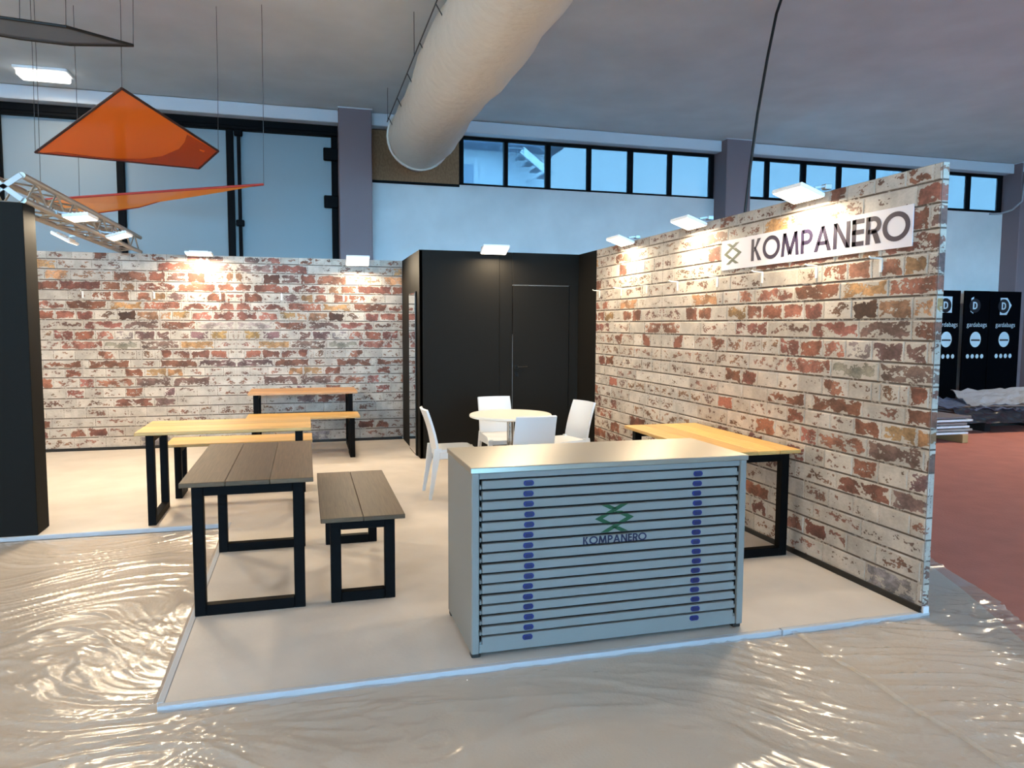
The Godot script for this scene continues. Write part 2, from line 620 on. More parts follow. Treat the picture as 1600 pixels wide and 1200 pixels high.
func make_chair(label: String) -> Node3D:
	var t := thing("chair", label, "chair", Vector3.ZERO, 0.0, "white chairs round the meeting table")
	var white := mat("white plastic", Color(0.79, 0.8, 0.81), 0.35)
	var g := []
	for i in 9:      # seat, from the back to the rolled front edge
		var f := i / 8.0
		var line := PackedVector3Array()
		for j in 9:
			var s := j / 4.0 - 1.0
			var drop := -0.035 * pow(maxf(0.0, (f - 0.8) / 0.2), 2.0)
			line.append(Vector3(s * lerpf(0.185, 0.215, f), 0.448 + drop - 0.012 * (1.0 - s * s) * sin(PI * f), lerpf(-0.2, 0.215, f)))
		g.append(line)
	obj("seat", Shape.new().sheet(g, 0.022), white, t)
	g = []
	for i in 11:     # backrest, curving backwards as it rises
		var f := i / 10.0
		var line := PackedVector3Array()
		for j in 9:
			var s := j / 4.0 - 1.0
			line.append(Vector3(s * lerpf(0.19, 0.182, f), lerpf(0.43, 0.83, f), -0.195 - 0.1 * pow(f, 1.5) - 0.022 * (1.0 - s * s) * f))
		g.append(line)
	obj("backrest", Shape.new().sheet(g, 0.022), white, t)
	for s in [-1, 1]:
		var fl := Shape.new()
		leg_loft(fl, Vector3(s * 0.185, 0.435, 0.185), Vector3(s * 0.2, 0, 0.205), Vector2(0.05, 0.055), Vector2(0.026, 0.028))
		obj("leg", fl, white, t)
		var rl := Shape.new()
		leg_loft(rl, Vector3(s * 0.175, 0.47, -0.195), Vector3(s * 0.2, 0, -0.27), Vector2(0.034, 0.075), Vector2(0.026, 0.03))
		obj("leg", rl, white, t)
	var ap := Shape.new()
	for s in [-1, 1]:
		ap.box(Vector3(s * 0.19, 0.405, 0), Vector3(0.016, 0.065, 0.36), 0.004)
	ap.box(Vector3(0, 0.405, 0.185), Vector3(0.36, 0.06, 0.016), 0.004)
	ap.box(Vector3(0, 0.405, -0.19), Vector3(0.34, 0.06, 0.016), 0.004)
	obj("apron", ap, white, t)
	return t


func leg_loft(s: Shape, a: Vector3, b: Vector3, wa: Vector2, wb: Vector2) -> void:
	var r := []
	for e in [[a, wa], [(a + b) * 0.5, wa * 0.36 + wb * 0.64], [b, wb]]:
		var c: Vector3 = e[0]
		var w: Vector2 = e[1] * 0.5
		var ring := []
		for k in 12:
			var an := TAU * (k + 0.5) / 12.0
			var q := Vector2(cos(an), sin(an))
			var m := 1.0 / maxf(absf(q.x), absf(q.y))
			m = lerpf(m, 1.15, 0.45)
			ring.append(c + Vector3(q.x * m * w.x, 0, q.y * m * w.y))
		r.append(ring)
	for i in 2:
		for k in 12:
			var p0: Vector3 = r[i][k]
			var p1: Vector3 = r[i][(k + 1) % 12]
			var q1: Vector3 = r[i + 1][(k + 1) % 12]
			var q0: Vector3 = r[i + 1][k]
			var mid := (p0 + q1) * 0.5
			s.quad(p0, p1, q1, q0, mid - (a + b) * 0.5 - Vector3(0, (mid - (a + b) * 0.5).y, 0))
	for e in [0, 2]:
		for k in range(1, 11):
			var up := Vector3.UP if e == 0 else Vector3.DOWN
			s.tri(r[e][0], r[e][k], r[e][k + 1], up, up, up)


# ------------------------------------------------------------------ brick walls
# the face of a wall in courses of printed brick; at(s, y, out) gives the point s metres along the print's run
func lay_bricks(t: Node3D, origin: Vector3, along: Vector3, face: Vector3, s0: float, s1: float, merge_from: float) -> void:
	var m := mat("brick print", Color(0.88, 0.87, 0.86), 0.72)
	m.albedo_texture = bricks_image
	var rng := RandomNumberGenerator.new()
	rng.seed = 5
	var proud := 0.0035
	# the ground behind the bricks, piecewise so that the mirrored print maps without a seam
	var ground := Shape.new()
	var cuts := [s0]
	for k in [-4.0, 0.0, 4.0]:
		if k > s0 and k < s1:
			cuts.append(k)
	cuts.append(s1)
	for i in cuts.size() - 1:
		var a := print_u(cuts[i] + 1e-4)
		var b := print_u(cuts[i + 1] - 1e-4)
		ground.quad(origin + along * cuts[i], origin + along * cuts[i + 1], origin + along * cuts[i + 1] + Vector3.UP * WT, origin + along * cuts[i] + Vector3.UP * WT, face,
			Vector2(a / 4.0, 1), Vector2(b / 4.0, 1), Vector2(b / 4.0, 0.002), Vector2(a / 4.0, 0.002))
	obj("mortar_face", ground, m, t)
	var spare := Shape.new()
	var hidden := 0
	for row in 20:
		var top: float = minf(COURSES[row], WT) - 0.004
		var low: float = COURSES[row + 1] + 0.009
		for c in cells(row):
			for copy_ in [[c[0], c[1]], [-c[1], -c[0]], [8.0 - c[1], 8.0 - c[0]]]:
				var a: float = maxf(copy_[0], s0)
				var b: float = minf(copy_[1], s1)
				if b - a < 0.03:
					continue
				var i0 := 0.0 if absf(a) < 1e-3 or absf(a - 4.0) < 1e-3 else 0.0045
				var i1 := 0.0 if absf(b) < 1e-3 or absf(b - 4.0) < 1e-3 else 0.0045
				var jit := func() -> float: return rng.randf_range(-0.0025, 0.0025)
				var q := [Vector2(a + i0, low + rng.randf_range(-0.003, 0.003)), Vector2(b - i1, low + rng.randf_range(-0.003, 0.003)), Vector2(b - i1, top + rng.randf_range(-0.002, 0.002)), Vector2(a + i0, top + rng.randf_range(-0.002, 0.002))]
				var merged := a > merge_from if merge_from > 0.0 else b < merge_from
				var s := spare if merged else Shape.new()
				var lift := proud + rng.randf_range(-0.001, 0.001)
				var mid: Vector2 = (q[0] + q[2]) * 0.5
				var p3 := []
				var e3 := []
				var uvs := []
				for p: Vector2 in q:
					var inn := Vector2(p.x + 0.003 * signf(mid.x - p.x), p.y + 0.003 * signf(mid.y - p.y))
					p3.append(origin + along * inn.x + Vector3.UP * inn.y + face * lift)
					e3.append(origin + along * p.x + Vector3.UP * p.y + face * 0.0002)
					uvs.append(Vector2(print_u(clampf(p.x, a, b)) / 4.0, (2.504 - p.y) / 2.504))
				s.quad(p3[0], p3[1], p3[2], p3[3], face, uvs[0], uvs[1], uvs[2], uvs[3])
				for k in 4:
					var l := (k + 1) % 4
					s.quad(p3[k], p3[l], e3[l], e3[k], (p3[k] + p3[l]) * 0.5 - (p3[0] + p3[2]) * 0.5, uvs[k], uvs[l], uvs[l], uvs[k])
				if not merged:
					obj("brick", s, m, t)
	if spare.v.size():
		obj("brickwork", spare, m, t).set_meta("kind", "stuff")


func print_u(s: float) -> float:
	return absf(s) if s < 4.0 else 8.0 - s


# ------------------------------------------------------------------ the film on the hall floor
func film_height(x: float, z: float, n1: FastNoiseLite, n2: FastNoiseLite, n3: FastNoiseLite) -> float:
	var wx := x + 0.6 * n3.get_noise_2d(x, z)
	var wz := z + 0.6 * n3.get_noise_2d(x + 50.0, z)
	var a := wx * cos(0.3) + wz * sin(0.3)
	var b := -wx * sin(0.3) + wz * cos(0.3)
	var r1 := 1.0 - absf(n1.get_noise_2d(a * 0.55, b * 2.6))
	var r2 := 1.0 - absf(n2.get_noise_2d(a * 1.6, b * 6.5))
	var calm := clampf(0.55 + n3.get_noise_2d(x * 1.3 + 40.0, z * 1.3) * 0.9, 0.55, 1.0)
	return 0.006 + calm * (0.015 * pow(r1, 6.0) + 0.009 * pow(r2, 5.0)) + 0.0018 * n1.get_noise_2d(a * 2.5, b * 9.0)


func film_sheet(x0: float, x1: float, z0: float, z1: float, step: float, right_edge: PackedVector2Array) -> Shape:
	var n1 := FastNoiseLite.new()
	n1.seed = 3
	n1.frequency = 1.3
	n1.fractal_octaves = 2
	var n2 := FastNoiseLite.new()
	n2.seed = 8
	n2.frequency = 1.6
	n2.fractal_octaves = 2
	var n3 := FastNoiseLite.new()
	n3.seed = 21
	n3.frequency = 0.45
	n3.fractal_octaves = 2
	var nx := int((x1 - x0) / step)
	var nz := int((z1 - z0) / step)
	var p := PackedVector3Array()
	for j in nz + 1:
		var z := z0 + (z1 - z0) * j / nz
		var xe := x1
		for k in right_edge.size() - 1:
			if z <= right_edge[k].y and z >= right_edge[k + 1].y:
				xe = lerpf(right_edge[k].x, right_edge[k + 1].x, inverse_lerp(right_edge[k].y, right_edge[k + 1].y, z))
		for i in nx + 1:
			var x := x0 + (xe - x0) * i / nx
			p.append(Vector3(x, FLOOR + film_height(x, z, n1, n2, n3), z))
	var s := Shape.new()
	var w := nx + 1
	var nn := PackedVector3Array()
	nn.resize(p.size())
	for j in nz + 1:
		for i in w:
			var dx := p[j * w + mini(i + 1, nx)] - p[j * w + maxi(i - 1, 0)]
			var dz := p[mini(j + 1, nz) * w + i] - p[maxi(j - 1, 0) * w + i]
			nn[j * w + i] = dz.cross(dx).normalized()
	for j in nz:
		for i in nx:
			var a := j * w + i
			s.tri(p[a], p[a + 1], p[a + w + 1], nn[a], nn[a + 1], nn[a + w + 1])
			s.tri(p[a], p[a + w + 1], p[a + w], nn[a], nn[a + w + 1], nn[a + w])
	return s


func _ready() -> void:
	# ---------------------------------------------------------------- camera
	var cam := Camera3D.new()
	cam.name = "camera"
	add_child(cam)
	cam.fov = rad_to_deg(2.0 * atan(600.0 / 1157.44))
	cam.near = 0.05
	cam.far = 300.0
	var yaw := 0.2721
	var pitch := 0.0791
	var roll := 0.0042
	var fwd := Vector3(sin(yaw) * cos(pitch), -sin(pitch), -cos(yaw) * cos(pitch))
	var right := Vector3(cos(yaw), 0, sin(yaw))
	var up := right.cross(fwd)
	cam.transform = Transform3D(Basis(right * cos(roll) + up * sin(roll), up * cos(roll) - right * sin(roll), -fwd), Vector3(0, 1.6125, 0))
	cam.current = true

	# ---------------------------------------------------------------- sky, exposure
	var sky_mat := ProceduralSkyMaterial.new()
	sky_mat.sky_top_color = Color(0.47, 0.715, 0.895)
	sky_mat.sky_horizon_color = Color(0.5, 0.745, 0.905)
	sky_mat.ground_bottom_color = Color(0.34, 0.38, 0.42)
	sky_mat.ground_horizon_color = Color(0.5, 0.58, 0.64)
	sky_mat.sky_energy_multiplier = 5.8
	sky_mat.ground_energy_multiplier = 4.0
	var sky := Sky.new()
	sky.sky_material = sky_mat
	var env := Environment.new()
	env.background_mode = Environment.BG_SKY
	env.sky = sky
	env.tonemap_mode = Environment.TONE_MAPPER_LINEAR
	env.tonemap_exposure = 0.88
	env.sdfgi_enabled = true
	env.ssao_enabled = true
	env.ssil_enabled = true
	var we := WorldEnvironment.new()
	we.name = "environment"
	we.environment = env
	add_child(we)
	var flood_energy := 3.9
	var hall_energy := 32.0
	var row_energy := 7.0

	# ---------------------------------------------------------------- materials
	bricks_image = brick_print()
	var grain := noise_tex(512, 512, 48, 512, 0.05, 4, 4, 0.76, 1.0)
	var speckle := noise_tex(512, 512, 512, 512, 0.12, 3, 9, 0.0, 1.0)
	var blotch := noise_tex(512, 512, 512, 512, 0.008, 4, 14, 0.93, 1.0)
	var crumple := noise_tex(1024, 1024, 1024, 1024, 0.02, 4, 31, 0.0, 1.0)
	var brushed := noise_tex(512, 512, 16, 512, 0.3, 2, 40, 0.0, 1.0)
	var wall_white := mat("wall paint", Color(0.86, 0.87, 0.87), 0.7)
	wall_white.albedo_texture = blotch
	tri_mapped(wall_white, Vector3(0.25, 0.25, 0.25), true)
	var concrete := mat("ceiling concrete", Color(0.87, 0.885, 0.89), 0.85)
	concrete.albedo_texture = blotch
	tri_mapped(concrete, Vector3(0.2, 0.2, 0.2), true)
	var mauve := mat("pillar paint", Color(0.49, 0.425, 0.44), 0.6)
	var dark_frame := mat("dark window frame", Color(0.035, 0.045, 0.06), 0.6)
	dark_frame.metallic_specular = 0.2
	var black_paint := mat("black wall paint", Color(0.105, 0.1, 0.092), 0.62)
	black_paint.metallic_specular = 0.16
	var trim_white := mat("white trim", Color(0.83, 0.84, 0.86), 0.5)
	var edge_white := mat("edging white", Color(0.68, 0.69, 0.71), 0.7)
	var oak := wood_set("oak", Color(0.86, 0.68, 0.4), grain, 0.42)
	var tan_wood := wood_set("light brown wood", Color(0.74, 0.56, 0.38), grain, 0.45)
	var walnut := wood_set("grey brown wood", Color(0.42, 0.335, 0.25), grain, 0.5)
	for m in walnut:
		m.metallic_specular = 0.35

	# ================================================================ the hall
	var red := mat("red carpet", Color(0.74, 0.47, 0.41), 0.95)
	red.albedo_texture = blotch
	rough_bump(tri_mapped(red, Vector3(0.6, 0.6, 0.6), true), speckle, 0.3)
	var screed := mat("grey screed", Color(0.62, 0.61, 0.6), 0.8)
	screed.albedo_texture = blotch
	tri_mapped(screed, Vector3(0.3, 0.3, 0.3), true)
	struct("floor", Shape.new().box(Vector3(1.5, FLOOR - 0.104, 2.0), Vector3(29.4, 0.2, 32.4)), screed, "smooth grey floor of the exhibition hall")
	tag(obj("aisle_carpet", Shape.new().box(Vector3(8.3, FLOOR - 0.002, -5.0), Vector3(9.7, 0.004, 9.4), 0.001), red), "red aisle carpet to the right of the brick wall", "carpet")
	# the booths across the aisle, behind the camera
	for q in [[-8.0, 5.0, "farthest left"], [-1.2, 4.6, "second from the left"], [5.4, 4.4, "second from the right"], [11.6, 4.6, "farthest right"]]:
		tag(obj("partition_wall", Shape.new().box(Vector3(q[0], FLOOR + 1.25, 5.2), Vector3(q[1], 2.5, 0.06), 0.003), mat("plain white panel", Color(0.85, 0.83, 0.8), 0.7)), "plain white booth wall across the aisle, %s" % q[2], "partition wall", "booth walls across the aisle")
	struct("ceiling", Shape.new().box(Vector3(1.5, CEIL + 0.15, 2.0), Vector3(29.4, 0.3, 32.4)), concrete, "plain grey concrete ceiling of the hall")
	struct("ground", Shape.new().box(Vector3(1.5, FLOOR - 0.35, 0), Vector3(140, 0.3, 140)), mat("outside paving", Color(0.68, 0.68, 0.67), 0.9), "grey paving outside the hall")
	# back wall: solid below the strip windows, a full bay of tall glazing at the left
	var wb := frame("wall_back", "white back wall of the hall below the strip windows")
	obj("wall_panel", Shape.new().box(Vector3(4.73, 2.11, HALL - 0.15), Vector3(7.1, 4.29, 0.3)), wall_white, wb)
	obj("wall_panel", Shape.new().box(Vector3(12.5, 2.13, HALL - 0.15), Vector3(7.1, 4.33, 0.3)), wall_white, wb)
	obj("lintel", Shape.new().box(Vector3(1.5, 5.29, HALL - 0.15), Vector3(29.4, 0.24, 0.3)), mat("lintel brown", Color(0.42, 0.33, 0.26), 0.7), wb)
	struct("trim_1", Shape.new().box(Vector3(1.3, 5.28, HALL + 0.12), Vector3(29.4, 0.22, 0.24), 0.01), trim_white, "white edge beam under the ceiling along the back wall")
	struct("trim_2", Shape.new().box(Vector3(16.06, 5.28, 2.0), Vector3(0.24, 0.22, 32.0), 0.01), trim_white, "white edge beam under the ceiling along the right wall")
	struct("wall_right", Shape.new().box(Vector3(16.35, 2.66, 2.0), Vector3(0.3, 5.5, 32.4)), mauve, "mauve painted right wall of the hall")
	struct("wall_left", Shape.new().box(Vector3(-13.35, 2.66, 2.0), Vector3(0.3, 5.5, 32.4)), wall_white, "white left wall of the hall")
	# the open front of the hall, far behind the camera, lets the daylight in
	var wf := frame("wall_front", "open front of the hall with posts and a header")
	for k in 6:
		obj("post", Shape.new().box(Vector3(-13.0 + 5.8 * k, 2.66, 18.05), Vector3(0.3, 5.4, 0.3)), mauve, wf)
	obj("header", Shape.new().box(Vector3(1.5, 5.2, 18.05), Vector3(29.4, 0.4, 0.3)), mauve, wf)
	for q in [[0.91, 0.57, "broad mauve pillar between the tall glazing and the chipboard panel"], [8.55, 0.57, "mauve pillar between the two rows of strip windows"], [16.06, 0.29, "mauve corner pillar at the right end of the back wall"]]:
		var pl := thing("pillar", q[2], "pillar", Vector3(q[0], FLOOR, HALL + 0.2))
		obj("shaft", Shape.new().box(Vector3(0, 2.72, 0), Vector3(q[1], 5.44, 0.5), 0.012), mauve, pl)
		obj("capping", Shape.new().box(Vector3(0, 5.42, 0.01), Vector3(q[1] + 0.03, 0.02, 0.5), 0.004), trim_white, pl)
	# strip windows: frames, mullions and one pane each
	var clear := mat("clear glass", Color(0.3, 0.38, 0.44, 0.74), 0.3)
	clear.transparency = BaseMaterial3D.TRANSPARENCY_ALPHA
	var tinted := mat("tinted glass", Color(0.3, 0.38, 0.44, 0.86), 0.3)
	tinted.transparency = BaseMaterial3D.TRANSPARENCY_ALPHA
	var frosted := mat("frosted glass", Color(0.52, 0.56, 0.58, 0.965), 0.5)
	frosted.transparency = BaseMaterial3D.TRANSPARENCY_ALPHA
	var rows := [
		["window_2", [2.9, 3.784, 4.636, 5.501, 6.395, 7.275, 8.24], 4.26, "strip of six tinted panes left of the second pillar"],
		["window_3", [8.88, 9.57, 10.473, 11.388, 12.281, 13.148, 14.05, 14.955, 15.9], 4.32, "strip of tinted panes right of the second pillar"],
	]
	for r in rows:
		var wn := frame(r[0], r[3])
		var xs: Array = r[1]
		var lo: float = r[2]
		var hi := 5.17
		var f := Shape.new()
		f.box(Vector3((xs[0] + xs[-1]) * 0.5, hi + 0.0, HALL - 0.1), Vector3(xs[-1] - xs[0] + 0.1, 0.09, 0.12), 0.006)
		f.box(Vector3((xs[0] + xs[-1]) * 0.5, lo + 0.0, HALL - 0.1), Vector3(xs[-1] - xs[0] + 0.1, 0.08, 0.12), 0.006)
		obj("window_frame", f, dark_frame, wn)
		for k in xs.size():
			obj("mullion", Shape.new().box(Vector3(xs[k], (lo + hi) * 0.5, HALL - 0.1), Vector3(0.1 if k % 2 == 0 else 0.08, hi - lo - 0.08, 0.11), 0.006), dark_frame, wn)
		for k in xs.size() - 1:
			obj("pane", Shape.new().box(Vector3((xs[k] + xs[k + 1]) * 0.5, (lo + hi) * 0.5, HALL - 0.12), Vector3(xs[k + 1] - xs[k] - 0.06, hi - lo - 0.06, 0.008)), clear if r[0] == "window_2" and k < 2 else tinted, wn)
	# tall glazing at the left
	var w1 := frame("window_1", "tall frosted glazing in black frames left of the first pillar")
	var head := Shape.new()
	head.box(Vector3(-6.3, 5.1, HALL - 0.06), Vector3(13.9, 0.12, 0.2), 0.01)
	head.box(Vector3(-6.3, 5.01, HALL - 0.02), Vector3(13.9, 0.06, 0.16), 0.01)
	obj("window_frame", head, dark_frame, w1)
	obj("sill", Shape.new().box(Vector3(-6.3, 0.03, HALL - 0.1), Vector3(13.9, 0.13, 0.3), 0.01), dark_frame, w1)
	var mx := [-13.1, -10.0, -7.6, -4.75, -2.95, -1.21, 0.57]
	for x in mx:
		obj("mullion", Shape.new().box(Vector3(x, 2.53, HALL - 0.08), Vector3(0.12, 4.96, 0.12), 0.008), dark_frame, w1)
	for k in mx.size() - 1:
		obj("pane", Shape.new().box(Vector3((mx[k] + mx[k + 1]) * 0.5, 2.53, HALL - 0.1), Vector3(mx[k + 1] - mx[k] - 0.06, 5.06, 0.012)), frosted, w1)
	var rod := Shape.new()
	rod.box(Vector3(-1.06, 2.53, HALL + 0.0), Vector3(0.06, 4.95, 0.06), 0.01)
	obj("locking_rod", rod, dark_frame, w1)
	for y in [4.93, 3.38]:
		obj("rod_bracket", Shape.new().box(Vector3(-1.06, y, HALL + 0.01), Vector3(0.14, 0.11, 0.1), 0.015), dark_frame, w1)
	for y in [4.66, 3.82]:
		obj("hinge", Shape.new().box(Vector3(0.5, y, HALL + 0.02), Vector3(0.26, 0.22, 0.1), 0.015), dark_frame, w1)
	# chipboard infill behind the duct
	var chip := mat("chipboard", Color(0.66, 0.5, 0.36), 0.85)
	chip.albedo_texture = noise_tex(512, 512, 512, 256, 0.06, 3, 51, 0.8, 1.0)
	tri_mapped(chip, Vector3(0.8, 0.8, 0.8))
	tag(obj("chipboard_panel", Shape.new().box(Vector3(2.03, 4.7, HALL - 0.06), Vector3(1.66, 0.94, 0.04), 0.003), chip), "brown chipboard panel filling the opening behind the air duct", "board")
	tag(obj("sill_rail", Shape.new().box(Vector3(2.03, 4.235, HALL - 0.04), Vector3(1.66, 0.05, 0.1), 0.006), dark_frame), "black sill rail under the brown chipboard panel", "rail")

	# outside: a pale house with a stair, seen through the first panes
	var hs := thing("stair_house", "pale building with an outside stair seen through the first panes", "building", Vector3(4.6, FLOOR, -19.0))
	var pale := mat("pale render", Color(0.84, 0.88, 0.9), 0.8)
	var grey_steel := mat("grey stair steel", Color(0.42, 0.47, 0.52), 0.6)
	obj("wall", Shape.new().box(Vector3(0.1, 3.3, -0.6), Vector3(3.6, 6.6, 0.3)), pale, hs)
	obj("eaves", Shape.new().box(Vector3(0.1, 6.45, -0.3), Vector3(3.8, 0.4, 1.2), 0.02), mat("eaves grey", Color(0.4, 0.47, 0.55), 0.8), hs)
	obj("door", Shape.new().box(Vector3(-0.5, 4.9, -0.43), Vector3(0.5, 1.9, 0.06), 0.01), mat("pale door", Color(0.55, 0.64, 0.72), 0.6), hs)
	obj("door_frame", Shape.new().box(Vector3(-0.2, 4.95, -0.42), Vector3(0.12, 2.0, 0.1), 0.01), pale, hs)
	obj("landing", Shape.new().box(Vector3(0.3, 5.14, 0.1), Vector3(2.6, 0.06, 1.0), 0.01), grey_steel, hs)
	for k in 2:
		obj("post", Shape.new().box(Vector3(0.75 + k * 0.85, 2.55, 0.5), Vector3(0.07, 5.1, 0.07), 0.005), pale, hs)
	var flight := Shape.new()
	flight.bar(Vector3(0.85, 6.15, 0.3), Vector3(1.65, 5.56, 0.3), 0.05, 0.18)
	obj("stair_stringer", flight, pale, hs)
	for k in 4:
		obj("tread", Shape.new().box(Vector3(0.95 + 0.2 * k, 6.02 - 0.15 * k, 0.0), Vector3(0.24, 0.03, 0.6), 0.004), grey_steel, hs)
	var rail := Shape.new()
	rail.bar(Vector3(0.2, 6.12, 0.55), Vector3(0.85, 6.12, 0.55), 0.03, 0.03)
	for k in 9:
		rail.bar(Vector3(0.22 + 0.075 * k, 5.6, 0.55), Vector3(0.22 + 0.075 * k, 6.12, 0.55), 0.012, 0.012)
	rail.bar(Vector3(0.95, 6.5, 0.34), Vector3(1.65, 5.99, 0.34), 0.03, 0.03)
	obj("railing", rail, grey_steel, hs)

	# the conduit in the corner
	var cp := PackedVector3Array([Vector3(15.5, 4.26, HALL + 0.03), Vector3(15.75, 4.27, HALL + 0.1), Vector3(15.86, 4.33, HALL + 0.3), Vector3(15.9, 4.5, HALL + 0.5), Vector3(15.91, 4.85, HALL + 0.52), Vector3(15.96, 5.06, HALL + 0.53), Vector3(16.15, 5.12, HALL + 0.56)])
	tag(obj("conduit_pipe", Shape.new().tube(cp, 0.022, 8), mat("grey pipe", Color(0.6, 0.61, 0.63), 0.5)), "thin grey conduit bending up the corner pillar", "pipe")

	# ceiling light fitting, and the hall's other fittings outside the frame
	var glow_cool := mat("lamp glow cool", Color(0.95, 0.95, 0.95), 0.5)
	glow_cool.emission_enabled = true
	glow_cool.emission = Color(1.0, 0.98, 0.94)
	glow_cool.emission_energy_multiplier = 3.0
	var lights := [[Vector3(-3.72, CEIL, -12.95), 4.0, "white ceiling light glowing above the orange sail"], [Vector3(-4.3, CEIL, -9.9), 4.0, "white ceiling light behind the dark mesh sail"], [Vector3(11.5, CEIL, -7.0), hall_energy, "white ceiling light over the red carpet at the right"]]
	for z in [-4.6, 2.0, 9.0]:
		for x in [-7.5, -1.5, 4.5, 10.5]:
			if z < 0.0 and absf(x - 1.5) < 4.0:
				continue
			lights.append([Vector3(x, CEIL, z), row_energy * (7.0 if x < -5.0 else (0.4 if x > 8.0 or z < 5.0 else 1.0)), "ceiling light out of view, %s, %s" % [{-7.5: "far left", -1.5: "left of centre", 4.5: "right of centre", 10.5: "far right"}[x], {-4.6: "beside the booth", 2.0: "over the aisle behind the camera", 9.0: "near the open front of the hall"}[z]]])
	for q in lights:
		var cl := thing("ceiling_light", q[2], "ceiling light", q[0], 0.0, "ceiling lights of the hall")
		obj("base_plate", Shape.new().box(Vector3(0, -0.02, 0), Vector3(0.72, 0.04, 0.4), 0.006), mat("lamp white", Color.WHITE), cl)
		obj("diffuser", Shape.new().box(Vector3(0, -0.085, 0), Vector3(0.66, 0.09, 0.3), 0.02), glow_cool, cl)
		area_light("lamp", q[0] + Vector3(0, -0.14, 0), Vector3.DOWN, Vector2(0.6, 0.26), q[1], Color(1.0, 0.92, 0.8), cl)

	# air duct of white fabric, hung from a rail cable
	var duct := thing("air_duct", "fat white fabric air duct running under the ceiling", "duct", Vector3(1.87, 4.69, 0))
	var fabric := mat("duct fabric", Color(0.84, 0.82, 0.78), 0.75)
	rough_bump(tri_mapped(fabric, Vector3(0.22, 0.22, 0.22)), crumple, 1.2)
	var skin := Shape.new()
	var zs := 46
	var ring_pts := []
	for i in zs + 1:
		var z := lerpf(-12.5, 4.0, float(i) / zs)
		var line := []
		for k in 33:
			var a := TAU * k / 32.0
			var r := 0.5 + 0.012 * sin(i * 2.1 + 3.0 * a) + 0.02 * sin(i * 0.7)
			line.append(Vector3(cos(a) * r + 0.02 * sin(i * 0.55), sin(a) * r * 0.98 - 0.015 * absf(sin(i * PI / 5.0)), z))
		ring_pts.append(line)
	for i in zs:
		for k in 32:
			var n0 := Vector3(cos(TAU * k / 32.0), sin(TAU * k / 32.0), 0)
			var n1 := Vector3(cos(TAU * (k + 1) / 32.0), sin(TAU * (k + 1) / 32.0), 0)
			skin.tri(ring_pts[i][k], ring_pts[i][k + 1], ring_pts[i + 1][k + 1], n0, n1, n1)
			skin.tri(ring_pts[i][k], ring_pts[i + 1][k + 1], ring_pts[i + 1][k], n0, n1, n0)
	obj("duct_skin", skin, fabric, duct)
	var collar := Shape.new()
	var cpath := PackedVector3Array()
	for k in 33:
		cpath.append(Vector3(cos(TAU * k / 32.0) * 0.515, sin(TAU * k / 32.0) * 0.51, -12.5))
	collar.tube(cpath, 0.022, 6)
	var cap := PackedVector2Array()
	for k in 32:
		cap.append(Vector2(cos(TAU * k / 32.0), sin(TAU * k / 32.0)) * 0.5)
	collar.prism(cap, -12.54, -12.5)
	obj("collar", collar, fabric, duct)
	obj("spigot", Shape.new().tube(PackedVector3Array([Vector3(0.1, 0.05, -12.5), Vector3(0.15, 0.06, -13.2), Vector3(0.18, 0.06, -14.05)]), 0.3, 20), mat("galvanised", Color(0.6, 0.61, 0.62), 0.4, 0.7), duct)
	var wire_mat := mat("steel wire", Color(0.3, 0.3, 0.31), 0.5, 0.4)
	var hang := Shape.new()
	hang.tube(PackedVector3Array([Vector3(-0.5, 0.2, 4.0), Vector3(-0.52, 0.2, -4.0), Vector3(-0.53, 0.2, -12.4)]), 0.008, 5)
	for k in 14:
		hang.tube(PackedVector3Array([Vector3(-0.52, 0.2, -12.2 + k * 1.1), Vector3(-0.47, 0.05, -12.1 + k * 1.1)]), 0.007, 5)
	for k in 6:
		hang.tube(PackedVector3Array([Vector3(-0.53, 0.2, -12.3 + k * 3.0), Vector3(-0.53, CEIL - 4.69, -12.3 + k * 3.0)]), 0.005, 5)
	obj("suspension_wire", hang, wire_mat, duct)

	# hanging black cable
	var cb := PackedVector3Array([Vector3(5.36, CEIL, -7.7), Vector3(5.29, 5.2, -7.7), Vector3(5.19, 4.7, -7.7), Vector3(5.08, 4.05, -7.7), Vector3(5.0, 3.4, -7.7), Vector3(4.95, 2.9, -7.7), Vector3(4.9, 1.8, -7.7), Vector3(4.88, 0.6, -7.7), Vector3(4.9, 0.0, -7.68), Vector3(5.1, FLOOR + 0.02, -7.6), Vector3(5.5, FLOOR + 0.02, -7.9)])
	tag(obj("cable", Shape.new().tube(cb, 0.017, 8), mat("black rubber", Color(0.03, 0.03, 0.035), 0.5)), "thick black cable hanging from the ceiling behind the right brick wall", "cable")

	# ---------------------------------------------------------------- sails under the ceiling
	sail("sail", "large orange kite-shaped fabric sail hanging above the booth", [Vector3(-3.056, 3.64, -10.2), Vector3(-1.768, 4.017, -8.6), Vector3(-0.976, 3.704, -9.8), Vector3(-1.26, 3.581, -10.3)], Color(0.9, 0.42, 0.07), 0.97, mat("dark red rod", Color(0.2, 0.07, 0.05), 0.5), 0.014, [0, 1, 2], 0.06)
	sail("sail", "pale orange fabric sail seen edge-on below the large orange one", [Vector3(-2.9, 3.03, -9.8), Vector3(-0.451, 3.3, -9.6), Vector3(-1.37, 3.21, -9.95), Vector3(-1.947, 3.045, -10.15), Vector3(-2.62, 2.935, -10.25)], Color(0.93, 0.6, 0.26), 0.86, mat("red rod", Color(0.62, 0.13, 0.08), 0.5), 0.014, [0, 1, 4], 0.0)
